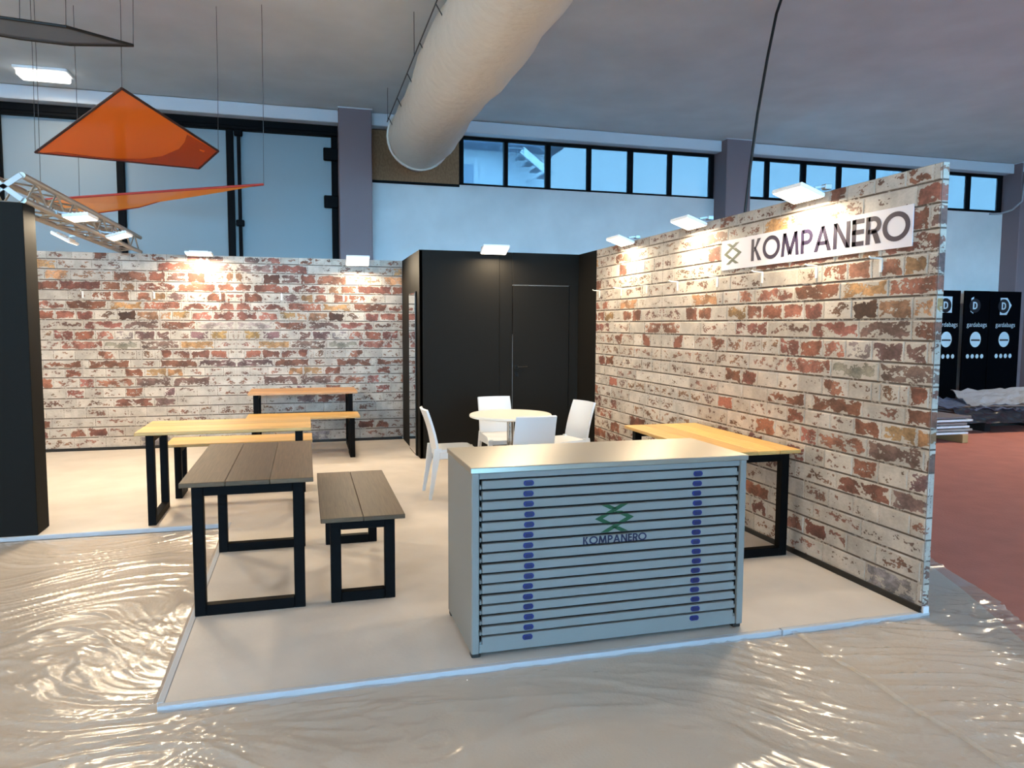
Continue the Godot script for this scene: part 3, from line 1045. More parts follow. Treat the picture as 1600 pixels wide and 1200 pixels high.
	sail("sail", "dark grey mesh sail at the top left corner", [Vector3(-3.3, 4.34, -7.75), Vector3(-2.097, 4.367, -8.0), Vector3(-1.608, 4.389, -8.4), Vector3(-2.221, 4.405, -8.6), Vector3(-2.671, 4.424, -8.62), Vector3(-3.3, 4.4, -8.35)], Color(0.2, 0.21, 0.24), 0.72, mat("black rod", Color(0.03, 0.03, 0.035), 0.5), 0.016, [0, 1, 2, 4], 0.0)

	# ================================================================ the booth
	# carpet under the film, the platform and its edging
	var tan := mat("aisle carpet", Color(0.73, 0.685, 0.645), 0.95)
	rough_bump(tri_mapped(tan, Vector3(0.8, 0.8, 0.8), true), speckle, 0.2)
	var aisle := PackedVector2Array([Vector2(-12.0, 6.0), Vector2(5.5, 6.0), Vector2(3.55, -2.3), Vector2(3.6, -2.9), Vector2(3.95, -3.6), Vector2(4.25, -4.3), Vector2(4.3, -6.2), Vector2(-12.0, -6.2)])
	var lay := Transform3D(Basis(Vector3.RIGHT, Vector3(0, 0, 1), Vector3.DOWN), Vector3(0, FLOOR, 0))
	tag(obj("aisle_carpet", Shape.new().prism(aisle, -0.003, 0.0, lay), tan), "beige grey aisle carpet under the plastic film", "carpet")
	var film := mat("plastic film", Color(0.82, 0.78, 0.73, 0.36), 0.2)
	film.transparency = BaseMaterial3D.TRANSPARENCY_ALPHA
	film.metallic_specular = 0.46
	var fm := thing("plastic_film", "crumpled clear plastic film laid over the aisle floor", "plastic film")
	obj("film_sheet", film_sheet(-5.0, 4.3, -3.36, -0.6, 0.014, PackedVector2Array([Vector2(3.55, -0.5), Vector2(3.6, -2.3), Vector2(3.78, -3.0), Vector2(3.98, -3.4)])), film, fm)
	obj("film_sheet", film_sheet(-5.0, -0.66, -6.25, -3.36, 0.016, PackedVector2Array()), film, fm)
	obj("film_sheet", film_sheet(3.42, 4.3, -6.2, -3.36, 0.016, PackedVector2Array([Vector2(3.98, -3.36), Vector2(4.3, -4.3), Vector2(4.32, -6.2)])), film, fm)
	var tape := mat("seam tape", Color(0.8, 0.76, 0.7, 0.14), 0.3)
	tape.transparency = BaseMaterial3D.TRANSPARENCY_ALPHA
	for q in [[Vector3(-5.0, FLOOR + 0.022, -4.34), Vector3(-0.66, FLOOR + 0.022, -4.39)], [Vector3(2.485, FLOOR + 0.022, -3.36), Vector3(2.49, FLOOR + 0.022, -0.7)], [Vector3(-1.9, FLOOR + 0.022, -2.75), Vector3(-0.66, FLOOR + 0.022, -2.78)]]:
		var sm := Shape.new()
		var path := PackedVector3Array()
		for k in 21:
			path.append(q[0].lerp(q[1], k / 20.0) + Vector3(0.01 * sin(k * 1.7), 0, 0.008 * sin(k * 2.3)))
		for k in 20:
			sm.bar(path[k], path[k + 1], 0.032, 0.002)
		obj("seam_tape", sm, tape, fm)

	var carpet := mat("platform floor", Color(0.77, 0.735, 0.7), 0.6)
	carpet.albedo_texture = blotch
	rough_bump(tri_mapped(carpet, Vector3(0.5, 0.5, 0.5), true), speckle, 0.05)
	var pf := thing("booth_platform", "low beige booth platform with white edging", "platform")
	var outline := PackedVector2Array([Vector2(-0.605, -3.33), Vector2(3.385, -3.33), Vector2(3.385, -10.6), Vector2(-5.5, -10.6), Vector2(-5.5, -6.33), Vector2(-0.605, -6.33)])
	obj("deck", Shape.new().prism(outline, 0.0, 0.034, Transform3D(Basis(Vector3.RIGHT, Vector3(0, 0, 1), Vector3.DOWN), Vector3.ZERO)), carpet, pf)
	for e in [[Vector3(-0.63, 0, -3.315), Vector3(2.42, 0, -3.315)], [Vector3(2.425, 0, -3.315), Vector3(3.39, 0, -3.315)], [Vector3(-0.622, 0, -3.335), Vector3(-0.622, 0, -6.335)], [Vector3(-0.64, 0, -6.318), Vector3(-5.5, 0, -6.318)]]:
		obj("edging", Shape.new().bar(e[0] + Vector3(0, -0.0182, 0), e[1] + Vector3(0, -0.0182, 0), 0.03, 0.036, 0.003), edge_white, pf)

	# right brick wall
	var wr := thing("partition_wall", "long brick-print booth wall at the right carrying the lettered sign", "partition wall")
	obj("core", Shape.new().box(Vector3(RX + 0.021, WT * 0.5, -5.77), Vector3(0.038, WT, 4.94), 0.002), mat("panel grey", Color(0.7, 0.7, 0.7), 0.7), wr)
	lay_bricks(wr, Vector3(RX, 0, -2.54), Vector3(0, 0, -1), Vector3(-1, 0, 0), 0.762, 5.69, 5.0)
	var wrap := Shape.new()
	wrap.quad(Vector3(RX, 0.04, -3.298), Vector3(RX + 0.04, 0.04, -3.298), Vector3(RX + 0.04, WT, -3.298), Vector3(RX, WT, -3.298), Vector3.BACK, Vector2(0.19, 0.984), Vector2(0.18, 0.984), Vector2(0.18, 0.002), Vector2(0.19, 0.002))
	wrap.quad(Vector3(RX, WT + 0.001, -3.298), Vector3(RX + 0.04, WT + 0.001, -3.298), Vector3(RX + 0.04, WT + 0.001, -8.23), Vector3(RX, WT + 0.001, -8.23), Vector3.UP, Vector2(0.19, 0.01), Vector2(0.19, 0.02), Vector2(1.0, 0.02), Vector2(1.0, 0.01))
	obj("wrapped_edge", wrap, mat("brick print", Color.WHITE), wr)
	var skirt_mat := mat("black skirting", Color(0.025, 0.025, 0.027), 0.5)
	obj("skirting", Shape.new().box(Vector3(RX - 0.006, 0.019, -5.77), Vector3(0.012, 0.038, 4.93), 0.002), skirt_mat, wr)
	obj("end_cap", Shape.new().box(Vector3(RX + 0.02, 0.02, -3.294), Vector3(0.04, 0.04, 0.012), 0.002), trim_white, wr)
	# back brick wall
	var wk := thing("partition_wall", "brick-print booth wall at the back behind the oak tables", "partition wall")
	obj("core", Shape.new().box(Vector3(-1.6, WT * 0.5, BZ - 0.021), Vector3(5.83, WT, 0.038), 0.002), mat("panel grey", Color.WHITE), wk)
	lay_bricks(wk, Vector3(-0.881, 0, BZ), Vector3.RIGHT, Vector3(0, 0, 1), -2.35, 2.195, -2.34)
	obj("skirting", Shape.new().box(Vector3(-1.6, 0.019, BZ + 0.006), Vector3(5.8, 0.038, 0.012), 0.002), skirt_mat, wk)
	# black end wall at the left
	var wl := thing("partition_wall", "matt black end wall at the left edge of the booth", "partition wall")
	obj("panel", Shape.new().box(Vector3(-2.99, WT * 0.5, -6.445), Vector3(2.0, WT, 0.26), 0.004), black_paint, wl)
	# black storage room in the corner
	var st := thing("storage_room", "black storage cubicle with a door in the back right corner", "storage room")
	obj("side_panel", Shape.new().box(Vector3(1.334, WT * 0.5, -9.62), Vector3(0.04, WT, 1.6), 0.003), black_paint, st)
	obj("front_panel", Shape.new().box(Vector3(1.806, WT * 0.5, -8.84), Vector3(0.98, WT, 0.04), 0.003), black_paint, st)
	obj("front_panel", Shape.new().box(Vector3(2.38, WT * 0.5, -8.845), Vector3(0.164, WT, 0.04), 0.003), black_paint, st)
	obj("front_panel", Shape.new().box(Vector3(2.895, 2.305, -8.84), Vector3(0.866, 0.39, 0.04), 0.003), black_paint, st)
	obj("front_panel", Shape.new().box(Vector3(3.265, 1.055, -8.84), Vector3(0.12, 2.11, 0.04), 0.003), black_paint, st)
	obj("return_panel", Shape.new().box(Vector3(3.345, WT * 0.5, -8.54), Vector3(0.04, WT, 0.6), 0.003), black_paint, st)
	var door := obj("door", Shape.new().box(Vector3(2.833, 1.053, -8.835), Vector3(0.73, 2.094, 0.036), 0.003), black_paint, st)
	var hd := Shape.new()
	hd.box(Vector3(2.515, 1.1, -8.812), Vector3(0.045, 0.045, 0.012), 0.004)
	hd.box(Vector3(2.515, 1.0, -8.812), Vector3(0.045, 0.045, 0.012), 0.004)
	hd.tube(PackedVector3Array([Vector3(2.515, 1.1, -8.81), Vector3(2.515, 1.1, -8.765), Vector3(2.53, 1.1, -8.757), Vector3(2.64, 1.1, -8.757)]), 0.009, 8)
	obj("door_handle", hd, mat("black metal", Color(0.02, 0.02, 0.02), 0.3, 0.5), door)
	obj("door_edge_strip", Shape.new().box(Vector3(2.464, 0.75, -8.817), Vector3(0.006, 1.5, 0.006)), mat("grey strip", Color(0.3, 0.3, 0.3), 0.4), st)
	var top_line := Shape.new().box(Vector3(2.83, 2.105, -8.818), Vector3(0.73, 0.008, 0.006))
	obj("door_head_strip", top_line, mat("grey strip", Color.WHITE), st)
	# mirror
	var mr := thing("mirror", "tall narrow mirror on the side of the black cubicle", "mirror", Vector3(1.314, 0.0, -9.33))
	obj("mirror_frame", Shape.new().box(Vector3(-0.008, 1.01, 0), Vector3(0.014, 2.02, 0.6), 0.003), black_paint, mr)
	obj("mirror_glass", Shape.new().box(Vector3(-0.017, 1.01, -0.012), Vector3(0.004, 1.99, 0.53), 0.0), mat("mirror", Color(0.92, 0.92, 0.92), 0.02, 1.0), mr)

	# sign on the right wall
	var sg := thing("sign", "white strip sign with emblem and dark violet capitals on the right wall", "sign")
	obj("board", Shape.new().box(Vector3(RX - 0.008, 2.187, -4.48), Vector3(0.006, 0.238, 2.0), 0.001), mat("sign white", Color(0.84, 0.82, 0.84), 0.5), sg)
	var face_in := Basis(Vector3(0, 0, 1), Vector3.UP, Vector3(-1, 0, 0))
	obj("lettering", word("KOMPANERO", 0.165, 1.555, 0.17, Transform3D(face_in, Vector3(RX - 0.011, 2.112, -5.058)), 0.0015), mat("violet print", Color(0.11, 0.07, 0.2), 0.6), sg)
	var em := Shape.new()
	for poly: PackedVector2Array in emblem():
		var q := PackedVector2Array()
		for a in poly:
			q.append(Vector2(a.x * 0.128, a.y * 0.165))
		em.prism(q, 0.0, 0.0015, Transform3D(face_in, Vector3(RX - 0.011, 2.112, -5.318)))
	obj("emblem", em, mat("green print dull", Color(0.36, 0.38, 0.31), 0.5), sg)

	# little white hooks in a row along both brick walls
	var nth := ["first", "second", "third", "fourth", "fifth", "sixth", "seventh", "eighth"]
	var hook_mat := mat("white hook", Color(0.85, 0.85, 0.84), 0.4)
	var hz := [-3.716, -4.298, -4.916, -5.548, -6.235, -6.876, -7.505, -8.12]
	for k in 8:
		var hk := thing("wall_hook", "small white hook on the right brick wall, %s from its front edge" % nth[k], "hook", Vector3(RX - 0.004, 1.99, hz[k]), 0.0, "hooks along the right brick wall")
		var s := Shape.new().box(Vector3(-0.003, -0.01, 0), Vector3(0.006, 0.085, 0.022), 0.001)
		obj("plate", s, hook_mat, hk)
		obj("prong", Shape.new().tube(PackedVector3Array([Vector3(-0.004, 0.03, 0), Vector3(-0.075, 0.031, 0), Vector3(-0.09, 0.04, 0)]), 0.005, 6), hook_mat, hk)
	var hx := [-2.671, -1.851, -1.062, -0.294, 0.516]
	for k in 5:
		var hk := thing("wall_hook", "small white hook on the back brick wall, %s from the left" % nth[k], "hook", Vector3(hx[k], 1.985, BZ + 0.004), 0.0, "hooks along the back brick wall")
		obj("plate", Shape.new().box(Vector3(0, -0.01, 0.003), Vector3(0.022, 0.085, 0.006), 0.001), hook_mat, hk)
		obj("prong", Shape.new().tube(PackedVector3Array([Vector3(0, 0.03, 0.004), Vector3(0, 0.031, 0.075), Vector3(0, 0.04, 0.09)]), 0.005, 6), hook_mat, hk)

	# flood lights
	var away := -PI / 2   # local z (away from the wall) turned to -x
	flood_light(Vector3(3.2, 2.49, -4.36), away, 0.34, 0.315, flood_energy, "flood light on the right wall above the sign lettering", 0.1, 0.14)
	flood_light(Vector3(3.2, 2.49, -5.84), away, 0.34, 0.315, flood_energy, "flood light on the right wall left of the sign", 0.1, 0.14)
	flood_light(Vector3(3.2, 2.49, -7.28), away, 0.34, 0.315, flood_energy, "flood light on the right wall nearest the black cubicle", 0.1, 0.14)
	flood_light(Vector3(2.2, 2.5, -8.66), 0.0, 0.4, 0.32, flood_energy, "flood light on top of the black cubicle front", -0.1, 0.16)
	flood_light(Vector3(-1.28, 2.49, BZ + 0.2), 0.0, 0.08, 0.32, flood_energy, "flood light on the back brick wall, seen edge-on", -0.1, 0.2)
	flood_light(Vector3(0.7, 2.46, BZ + 0.17), 0.0, 0.6, 0.31, flood_energy, "flood light on the back brick wall nearest the cubicle", 0.1, 0.17)

	# truss from the black end wall to the back
	var tr := thing("truss", "square aluminium lattice truss resting on the black end wall", "truss", Vector3(0, 0, 0))
	var alu := mat("aluminium", Color(0.66, 0.63, 0.59), 0.42, 0.7)
	var corners := [Vector2(-2.0, 2.525), Vector2(-2.0, 2.705), Vector2(-2.235, 2.705), Vector2(-2.235, 2.525)]
	for c: Vector2 in corners:
		obj("chord", Shape.new().tube(PackedVector3Array([Vector3(c.x, c.y, -6.36), Vector3(c.x, c.y, -10.465)]), 0.024, 12), alu, tr)
	for f in 4:
		var a: Vector2 = corners[f]
		var b: Vector2 = corners[(f + 1) % 4]
		for k in 16:
			var z0 := -6.42 - k * 0.247
			var from := Vector3(a.x, a.y, z0) if k % 2 == 0 else Vector3(b.x, b.y, z0)
			var to := Vector3(b.x, b.y, z0 - 0.247) if k % 2 == 0 else Vector3(a.x, a.y, z0 - 0.247)
			obj("brace", Shape.new().tube(PackedVector3Array([from, to]), 0.009, 6), alu, tr)
	var xp := Shape.new()
	xp.bar(Vector3(-2.0, 2.525, -6.345), Vector3(-2.235, 2.705, -6.345), 0.04, 0.012, 0.002, Vector3.FORWARD)
	xp.bar(Vector3(-2.0, 2.705, -6.345), Vector3(-2.235, 2.525, -6.345), 0.04, 0.012, 0.002, Vector3.FORWARD)
	obj("end_cross", xp, mat("plate alu", Color(0.66, 0.67, 0.68), 0.5, 0.2), tr)
	flood_light(Vector3(-1.8, 2.49, -7.06), PI / 2, 0.12, 0.32, flood_energy * 1.5, "flood light hung from the near half of the truss", 0.0, 0.18)
	flood_light(Vector3(-1.8, 2.49, -8.42), PI / 2, 0.3, 0.3, flood_energy * 1.5, "flood light hung from the far half of the truss", 0.0, 0.18)
	flood_light(Vector3(-2.44, 2.5, -8.93), -PI / 2, 0.5, 0.34, flood_energy * 0.6, "flood light on the far side of the truss, seen from behind", 0.0, 0.18)

	# tables and benches
	var gt := "tables on black frames"
	var gb := "benches on black frames"
	plank_table("dining_table", "dark grey-brown plank table at the front of the booth", "table", 1.37, 0.70, 0.76, 3, walnut, Vector3(-0.318, 0, -4.925), PI / 2, gt, 0.055)
	plank_table("bench", "dark grey-brown bench beside the dark front table", "bench", 1.36, 0.48, 0.515, 2, walnut, Vector3(0.305, 0, -4.93), PI / 2, gb, 0.06)
	plank_table("dining_table", "honey oak table behind the dark front table", "table", 1.34, 0.74, 0.76, 4, oak, Vector3(-0.635, 0, -6.7), 0.0, gt, 0.07)
	plank_table("bench", "honey oak bench just behind the honey oak table", "bench", 1.30, 0.46, 0.515, 2, oak, Vector3(-0.6, 0, -7.5), 0.0, gb, 0.07)
	plank_table("dining_table", "light brown table standing against the back brick wall", "table", 1.33, 0.72, 0.76, 3, tan_wood, Vector3(-0.03, 0, -9.98), 0.0, gt, 0.06)
	plank_table("bench", "honey oak bench in front of the table at the back wall", "bench", 1.31, 0.48, 0.515, 2, oak, Vector3(-0.03, 0, -9.3), 0.0, gb, 0.06)
	plank_table("dining_table", "honey oak table along the right brick wall behind the counter", "table", 1.46, 0.68, 0.76, 4, oak, Vector3(2.97, 0, -5.1), PI / 2, gt, 0.05)

	# round table with four chairs
	var rt := thing("round_table", "round white bistro table on a chrome column", "table", Vector3(1.92, 0, -6.93))
	obj("tabletop", Shape.new().lathe([Vector2(0, 0.722), Vector2(0.39, 0.722), Vector2(0.4, 0.726), Vector2(0.402, 0.735), Vector2(0.4, 0.746), Vector2(0.394, 0.75), Vector2(0, 0.75)], 64), mat("white laminate", Color(0.86, 0.84, 0.8), 0.35), rt)
	var chrome := mat("chrome", Color(0.75, 0.76, 0.77), 0.12, 1.0)
	obj("column", Shape.new().lathe([Vector2(0.035, 0.02), Vector2(0.035, 0.7), Vector2(0.09, 0.712), Vector2(0.09, 0.722)], 28), chrome, rt)
	obj("base", Shape.new().lathe([Vector2(0, 0.0), Vector2(0.21, 0.0), Vector2(0.212, 0.008), Vector2(0.2, 0.014), Vector2(0.05, 0.03), Vector2(0.035, 0.04)], 40), chrome, rt)
	var chair := make_chair("white plastic chair left of the round table, seen side-on")
	chair.position = Vector3(1.36, 0, -6.9)
	chair.rotation.y = PI / 2
	copy_of(chair, Vector3(2.0, 0, -7.56), 0.05, "white plastic chair behind the round table, facing the camera")
	copy_of(chair, Vector3(1.91, 0, -6.35), PI, "white plastic chair with its back to the counter")
	copy_of(chair, Vector3(2.5, 0, -7.1), -PI / 2 + 0.27, "white plastic chair right of the round table near the brick wall")

	counter(brushed)

	# ================================================================ at the right, behind the booth
	var board_mat := mat("totem black", Color(0.02, 0.028, 0.045), 0.7)
	board_mat.metallic_specular = 0.1
	var px := [13.85, 14.62, 15.5]
	var words := ["black display board half hidden by the edge of the brick wall", "middle black display board with a white letter D in a circle", "rightmost black display board beside the corner pillar"]
	for k in 3:
		var w: float = [0.7, 0.7, 0.9][k]
		var db := thing("display_board", words[k], "display board", Vector3(px[k], FLOOR, HALL + 0.56 + 0.05 * (k % 2)), 0.0, "black display boards with the letter D")
		obj("board", Shape.new().box(Vector3(0, 1.24, 0), Vector3(w, 2.45, 0.04), 0.003), board_mat, db)
		var foot := Shape.new()
		foot.box(Vector3(0, 0.012, 0), Vector3(w * 0.8, 0.024, 0.4), 0.004)
		obj("foot", foot, board_mat, db)
		var z := 0.0205
		var disc_mat := mat("poster white", Color(0.78, 0.86, 0.9), 0.5)
		var navy := mat("poster navy", Color(0.02, 0.035, 0.08), 0.5)
		var shape_back := PackedVector2Array([Vector2(-0.16, 2.32), Vector2(0.04, 2.32), Vector2(0.17, 2.15), Vector2(0.04, 1.93), Vector2(-0.16, 1.93)]) if k == 2 else (PackedVector2Array([Vector2(-0.17, 2.3), Vector2(-0.1, 2.33), Vector2(-0.1, 1.95), Vector2(-0.18, 2.0)]) if k == 1 else PackedVector2Array([Vector2(-0.2, 2.33), Vector2(0.12, 2.33), Vector2(0.12, 1.97), Vector2(-0.2, 1.97)]))
		var print_ := Shape.new().prism(shape_back, z, z + 0.001)
		obj("print_shape", print_, disc_mat, db)
		var circ := Shape.new().prism(ring(Vector2(-0.06, 2.13), 0.16, 0.16), z + 0.001, z + 0.002)
		obj("print_disc", circ, navy, db)
		var tm := TextMesh.new()
		tm.text = "D"
		tm.font = font(700)
		tm.font_size = 64
		tm.pixel_size = 0.0036
		tm.depth = 0.001
		put_mesh("letter", tm, disc_mat, db).position = Vector3(-0.06, 2.13, z + 0.003)
		var tn := TextMesh.new()
		tn.text = "gardabags"
		tn.font = font(400)
		tn.font_size = 40
		tn.pixel_size = 0.0031
		tn.depth = 0.001
		put_mesh("lettering", tn, disc_mat, db).position = Vector3(0.02, 1.7, z + 0.001)
		var big := Shape.new().prism(ring(Vector2(0.0, 1.37), 0.155, 0.175), z, z + 0.001)
		obj("print_oval", big, disc_mat, db)
		obj("print_band", Shape.new().box(Vector3(0.0, 1.355, z + 0.001), Vector3(0.25, 0.035, 0.002)), navy, db)
		for i in 4:
			var ic := Shape.new().prism(ring(Vector2(-0.2 + 0.135 * i, 0.99), 0.045, 0.05), z, z + 0.001)
			ic.prism(ring(Vector2(-0.2 + 0.135 * i, 0.99), 0.02, 0.02), z + 0.001, z + 0.002)
			obj("icon", ic, disc_mat, db)

	var ply := mat("panel edge", Color(0.62, 0.62, 0.6), 0.7)
	var bs := thing("board_stack", "long stack of panels on bearers partly wrapped in plastic", "board stack", Vector3(11.3, FLOOR, -9.7))
	for k in 7:
		obj("panel", Shape.new().box(Vector3(0.25 + 0.03 * sin(k * 2.0), 0.2 + 0.033 * k, 0.02 * sin(k * 3.1)), Vector3(3.2, 0.026, 1.1), 0.002), mat("panel tone %d" % (k % 3), [Color(0.5, 0.46, 0.45), Color(0.6, 0.58, 0.56), Color(0.42, 0.38, 0.38)][k % 3], 0.6), bs)
	for x in [-0.9, 0.4, 1.5]:
		obj("bearer", Shape.new().box(Vector3(x, 0.09, 0), Vector3(0.12, 0.18, 1.0), 0.004), mat("dark bearer", Color(0.06, 0.05, 0.05), 0.8), bs)
	var cover := mat("wrinkled wrap", Color(0.72, 0.74, 0.78, 0.62), 0.3)
	cover.transparency = BaseMaterial3D.TRANSPARENCY_ALPHA
	rough_bump(tri_mapped(cover, Vector3(2, 2, 2)), crumple, 3.0)
	tag(obj("wrap_roll", Shape.new().sheet(crinkle(Vector3(-1.25, 0.41, 0.5), Vector3(2.6, 0.05, 0.1), Vector3(0.1, 0.2, -0.5), 0.035, 5), 0.01), cover, bs), "", "")
	bs.get_child(bs.get_child_count() - 1).remove_meta("label")
	bs.get_child(bs.get_child_count() - 1).remove_meta("category")
	var dark_wrap := mat("dark wrap", Color(0.13, 0.14, 0.17), 0.3)
	obj("wrap_sheet", Shape.new().sheet(crinkle(Vector3(-1.7, 0.42, 0.56), Vector3(1.5, -0.02, 0.05), Vector3(0.15, -0.25, 0.12), 0.03, 9), 0.008), dark_wrap, bs)
	obj("wrap_sheet", Shape.new().sheet(crinkle(Vector3(-1.9, 0.5, -0.1), Vector3(1.6, -0.05, 0.1), Vector3(0.1, -0.1, 0.68), 0.035, 17), 0.008), mat("blue grey wrap", Color(0.3, 0.33, 0.42), 0.3), bs)
	var ss := thing("board_stack", "short stack of pale boards on a wood block beside the brick wall edge", "board stack", Vector3(8.75, FLOOR, -8.75))
	for k in 6:
		obj("panel", Shape.new().box(Vector3(0.05 * sin(k * 1.9), 0.135 + 0.045 * k, 0), Vector3(0.8 + 0.05 * (k % 3), 0.03, 0.7), 0.003), mat("panel tone %d" % (k % 3), Color.WHITE) if k % 2 else trim_white, ss)
	for x in [-0.3, 0.3]:
		obj("bearer", Shape.new().box(Vector3(x, 0.06, 0.1), Vector3(0.1, 0.12, 0.6), 0.004), mat("pine block", Color(0.7, 0.55, 0.36), 0.7), ss)


func font(weight: int) -> SystemFont:
	var f := SystemFont.new()
	f.font_names = PackedStringArray(["Droid Sans"])
	f.font_weight = weight
	return f


func ring(c: Vector2, rx: float, ry: float) -> PackedVector2Array:
	var p := PackedVector2Array()
	for k in 28:
		p.append(c + Vector2(cos(TAU * k / 28.0) * rx, sin(TAU * k / 28.0) * ry))
	return p


func crinkle(a: Vector3, along: Vector3, across: Vector3, amp: float, seed_: int) -> Array:
	var f := FastNoiseLite.new()
	f.seed = seed_
	f.frequency = 1.2
	var up := across.cross(along).normalized()
	var g := []
	for i in 13:
		var line := PackedVector3Array()
		for j in 25:
			var p := a + along * (j / 24.0) + across * (i / 12.0)
			line.append(p + up * amp * f.get_noise_2d(j * 0.28, i * 0.3) * 2.0)
		g.append(line)
	return g


# a point of the sail's plan dropped to just under its sagging fabric
func on_sail(p: Vector3, pts: Array, mid: Vector3) -> Vector3:
	for k in pts.size():
		var a: Vector3 = pts[k] - mid
		var b: Vector3 = pts[(k + 1) % pts.size()] - mid
		var d := p - mid
		var det := a.x * b.z - a.z * b.x
		var u := (d.x * b.z - d.z * b.x) / det
		var v := (a.x * d.z - a.z * d.x) / det
		if u >= -1e-4 and v >= -1e-4:
			var e := minf(u + v, 1.0)
			return Vector3(p.x, mid.y + a.y * u + b.y * v - 0.05 * (1.0 - e * e) - 0.01, p.z)
	return p


# a flat fabric sail inside a frame of rods, hung on wires from the ceiling
func sail(called: String, label: String, pts: Array, c: Color, alpha: float, rod_mat: Material, rod: float, hung: Array, patch: float) -> void:
	var t := thing(called, label, "sail", Vector3.ZERO, 0.0, "fabric sails under the ceiling")
	var m := mat("sail " + label, Color(c.r, c.g, c.b, alpha), 0.6)
	m.transparency = BaseMaterial3D.TRANSPARENCY_ALPHA
	m.backlight_enabled = true
	m.backlight = Color(c.r, c.g, c.b) * 0.9
	var mid := Vector3.ZERO
	for p: Vector3 in pts:
		mid += p / pts.size()
	var s := Shape.new()
	var steps := 6
	for k in pts.size():
		var a: Vector3 = pts[k]
		var b: Vector3 = pts[(k + 1) % pts.size()]
		var n := (a - mid).cross(b - mid).normalized()
		for i in steps:
			for j in steps - i:
				var q := []
				for w in [[i, j], [i + 1, j], [i, j + 1], [i + 1, j + 1]]:
					var u := float(w[0]) / steps
					var v := float(w[1]) / steps
					var edge := u + v
					q.append(mid + (a - mid) * u + (b - mid) * v + Vector3(0, -0.05 * (1.0 - edge * edge), 0))
				s.tri(q[0], q[1], q[2], n, n, n)
				if i + j < steps - 1:
					s.tri(q[1], q[3], q[2], n, n, n)
	obj("fabric", s, m, t)
	if patch > 0.0:
		# the second layer along the rear edge
		var over := Shape.new()
		var ca: Vector3 = pts[2] - pts[0]
		var cv: Vector3 = pts[1] - pts[0]
		var bow := [pts[2]]
		for q in [[0.66, 0.32], [0.7, 0.22], [0.72, 0.12], [0.69, 0.0], [0.62, -0.07], [0.48, -0.08], [0.36, -0.06], [0.22, -0.01], [0.1, 0.05]]:
			bow.append(pts[0] + ca * q[0] + cv * q[1])
		bow.append(pts[0])
		for i in bow.size() - 1:
			for j in 6:
				var q := []
				for w in [[bow[i], j], [bow[i + 1], j], [bow[i + 1], j + 1], [bow[i], j + 1]]:
					q.append(on_sail((pts[3] as Vector3).lerp(w[0], w[1] / 6.0), pts, mid))
				over.tri(q[0], q[1], q[2], Vector3.DOWN, Vector3.DOWN, Vector3.DOWN)
				over.tri(q[0], q[2], q[3], Vector3.DOWN, Vector3.DOWN, Vector3.DOWN)
		var om := mat("sail hem", Color(0.72, 0.22, 0.12, 0.55), 0.6)
		om.transparency = BaseMaterial3D.TRANSPARENCY_ALPHA
		obj("hem_band", over, om, t)
	for k in pts.size():
		obj("rod", Shape.new().tube(PackedVector3Array([pts[k], pts[(k + 1) % pts.size()]]), rod, 8), rod_mat, t)
	var wire := mat("steel wire", Color.WHITE)
	for k in hung:
		var p: Vector3 = pts[k]
		obj("suspension_wire", Shape.new().tube(PackedVector3Array([p, p.lerp(Vector3(p.x, CEIL, p.z), 0.5) + Vector3(0.015, 0, 0), Vector3(p.x + 0.02, CEIL - 0.001, p.z)]), 0.0035, 5), wire, t)


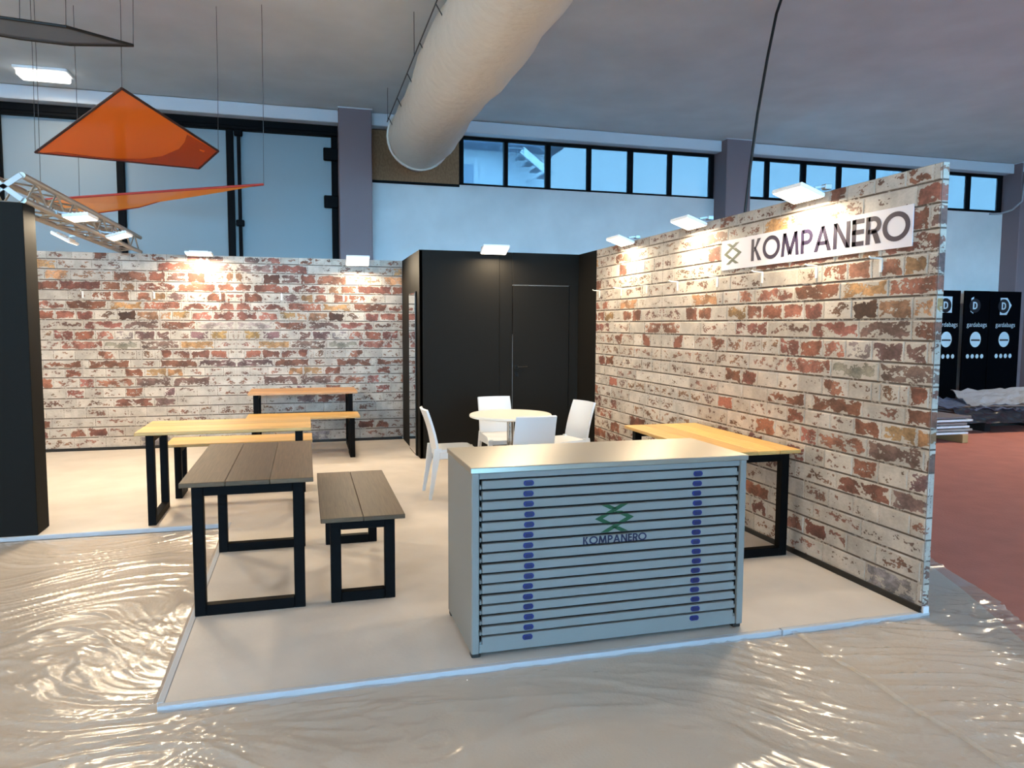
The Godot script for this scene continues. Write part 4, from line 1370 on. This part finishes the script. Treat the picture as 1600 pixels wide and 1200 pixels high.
# the drawer cabinet used as a counter
func counter(brushed: Texture2D) -> void:
	var t := thing("drawer_counter", "grey steel flat-file drawer counter with blue label holders and green emblem", "counter", Vector3(1.49, 0, -3.39))
	var paint := mat("grey enamel", Color(0.5, 0.5, 0.49), 0.55, 0.0)
	paint.metallic_specular = 0.3
	var half := 0.742
	var depth := 0.6
	var h := 0.938
	var top := mat("brushed steel", Color(0.66, 0.63, 0.58), 0.36, 0.85)
	top.anisotropy_enabled = true
	top.anisotropy = -0.85
	obj("countertop", Shape.new().box(Vector3(0, h - 0.014, -depth * 0.5 + 0.006), Vector3(half * 2 + 0.012, 0.028, depth + 0.012), 0.003), top, t)
	var body := Shape.new()
	for s in [-1, 1]:
		body.box(Vector3(s * (half - 0.004), 0.47, -depth * 0.5), Vector3(0.008, 0.89, depth), 0.002)
	body.box(Vector3(0, 0.47, -depth + 0.004), Vector3(half * 2 - 0.02, 0.88, 0.008), 0.001)
	obj("casing", body, paint, t)
	for s in [-1, 1]:
		obj("corner_post", Shape.new().box(Vector3(s * (half - 0.019), 0.468, -0.006), Vector3(0.036, 0.888, 0.026), 0.004), paint, t)
	obj("header_rail", Shape.new().box(Vector3(0, 0.895, -0.012), Vector3(half * 2 - 0.078, 0.03, 0.022), 0.002), paint, t)
	obj("plinth", Shape.new().box(Vector3(0, 0.046, -0.014), Vector3(half * 2 - 0.078, 0.044, 0.024), 0.002), paint, t)
	obj("inner_back", Shape.new().box(Vector3(0, 0.47, -0.04), Vector3(half * 2 - 0.03, 0.84, 0.01), 0.0), mat("dark inside", Color(0.03, 0.035, 0.045), 0.8), t)
	for x in [-1, 1]:
		for z in [-0.03, -depth + 0.03]:
			obj("foot", Shape.new().box(Vector3(x * (half - 0.025), 0.0135, z), Vector3(0.045, 0.026, 0.045), 0.004), mat("dark foot", Color(0.08, 0.08, 0.08), 0.6), t)
	var pitch := 0.0513
	var blue := mat("blue plastic", Color(0.05, 0.075, 0.37), 0.5)
	var blue_dark := mat("dark blue plastic", Color(0.04, 0.055, 0.27), 0.5)
	var pill := PackedVector2Array()
	for k in 24:
		var a := TAU * k / 24.0
		pill.append(Vector2(cos(a) * 0.0125 + (0.0135 if cos(a) > 0 else -0.0135), sin(a) * 0.0135))
	var inner := PackedVector2Array()
	for p in pill:
		inner.append(p * 0.66)
	var green := mat("green print", Color(0.0, 0.25, 0.1), 0.6)
	var navy := mat("navy print", Color(0.04, 0.055, 0.22), 0.6)
	for k in 16:
		var y := 0.851 - pitch * k
		var d := obj("drawer", Shape.new().box(Vector3(0.0, y, -0.012), Vector3(half * 2 - 0.106, pitch - 0.0115, 0.024), 0.0025), paint, t)
		d.position.z = 0.004 * sin(k * 2.4) * 0.5
		for x in [-0.457, 0.456]:
			var hdl := Shape.new()
			var ox: float = x + 0.003 * sin(k * 5.0 + x)
			hdl.prism(pill, 0.0, 0.004, Transform3D(Basis.IDENTITY, Vector3(ox, y, 0.0)))
			obj("label_holder", hdl, blue, d)
			obj("label_holder_window", Shape.new().prism(inner, 0.004, 0.0055, Transform3D(Basis.IDENTITY, Vector3(ox, y - 0.001, 0.0))), blue_dark, d)
		for x in [-1, 1]:
			obj("runner", Shape.new().box(Vector3(x * (half - 0.046), y - 0.012, -0.02), Vector3(0.012, 0.02, 0.03), 0.003), paint, d)
		# the emblem is cut where the drawers part
		var lo := y - pitch * 0.5 + 0.004
		var hi := y + pitch * 0.5 - 0.004
		var em := Shape.new()
		var band := PackedVector2Array([Vector2(-1, lo), Vector2(1, lo), Vector2(1, hi), Vector2(-1, hi)])
		for poly: PackedVector2Array in emblem():
			var q := PackedVector2Array()
			for a in poly:
				q.append(Vector2(-0.005 + a.x * 0.106, 0.577 + a.y * 0.143))
			for piece in Geometry2D.intersect_polygons(q, band):
				em.prism(piece, 0.0, 0.0008, Transform3D(Basis.IDENTITY, Vector3(0, 0, 0.0)))
		if em.v.size():
			obj("emblem", em, green, d)
		if absf(y - 0.543) < pitch * 0.5:
			obj("lettering", word("KOMPANERO", 0.0385, 0.345, 0.19, Transform3D(Basis.IDENTITY, Vector3(-0.174, y - 0.0195, 0.0)), 0.0008), navy, d)
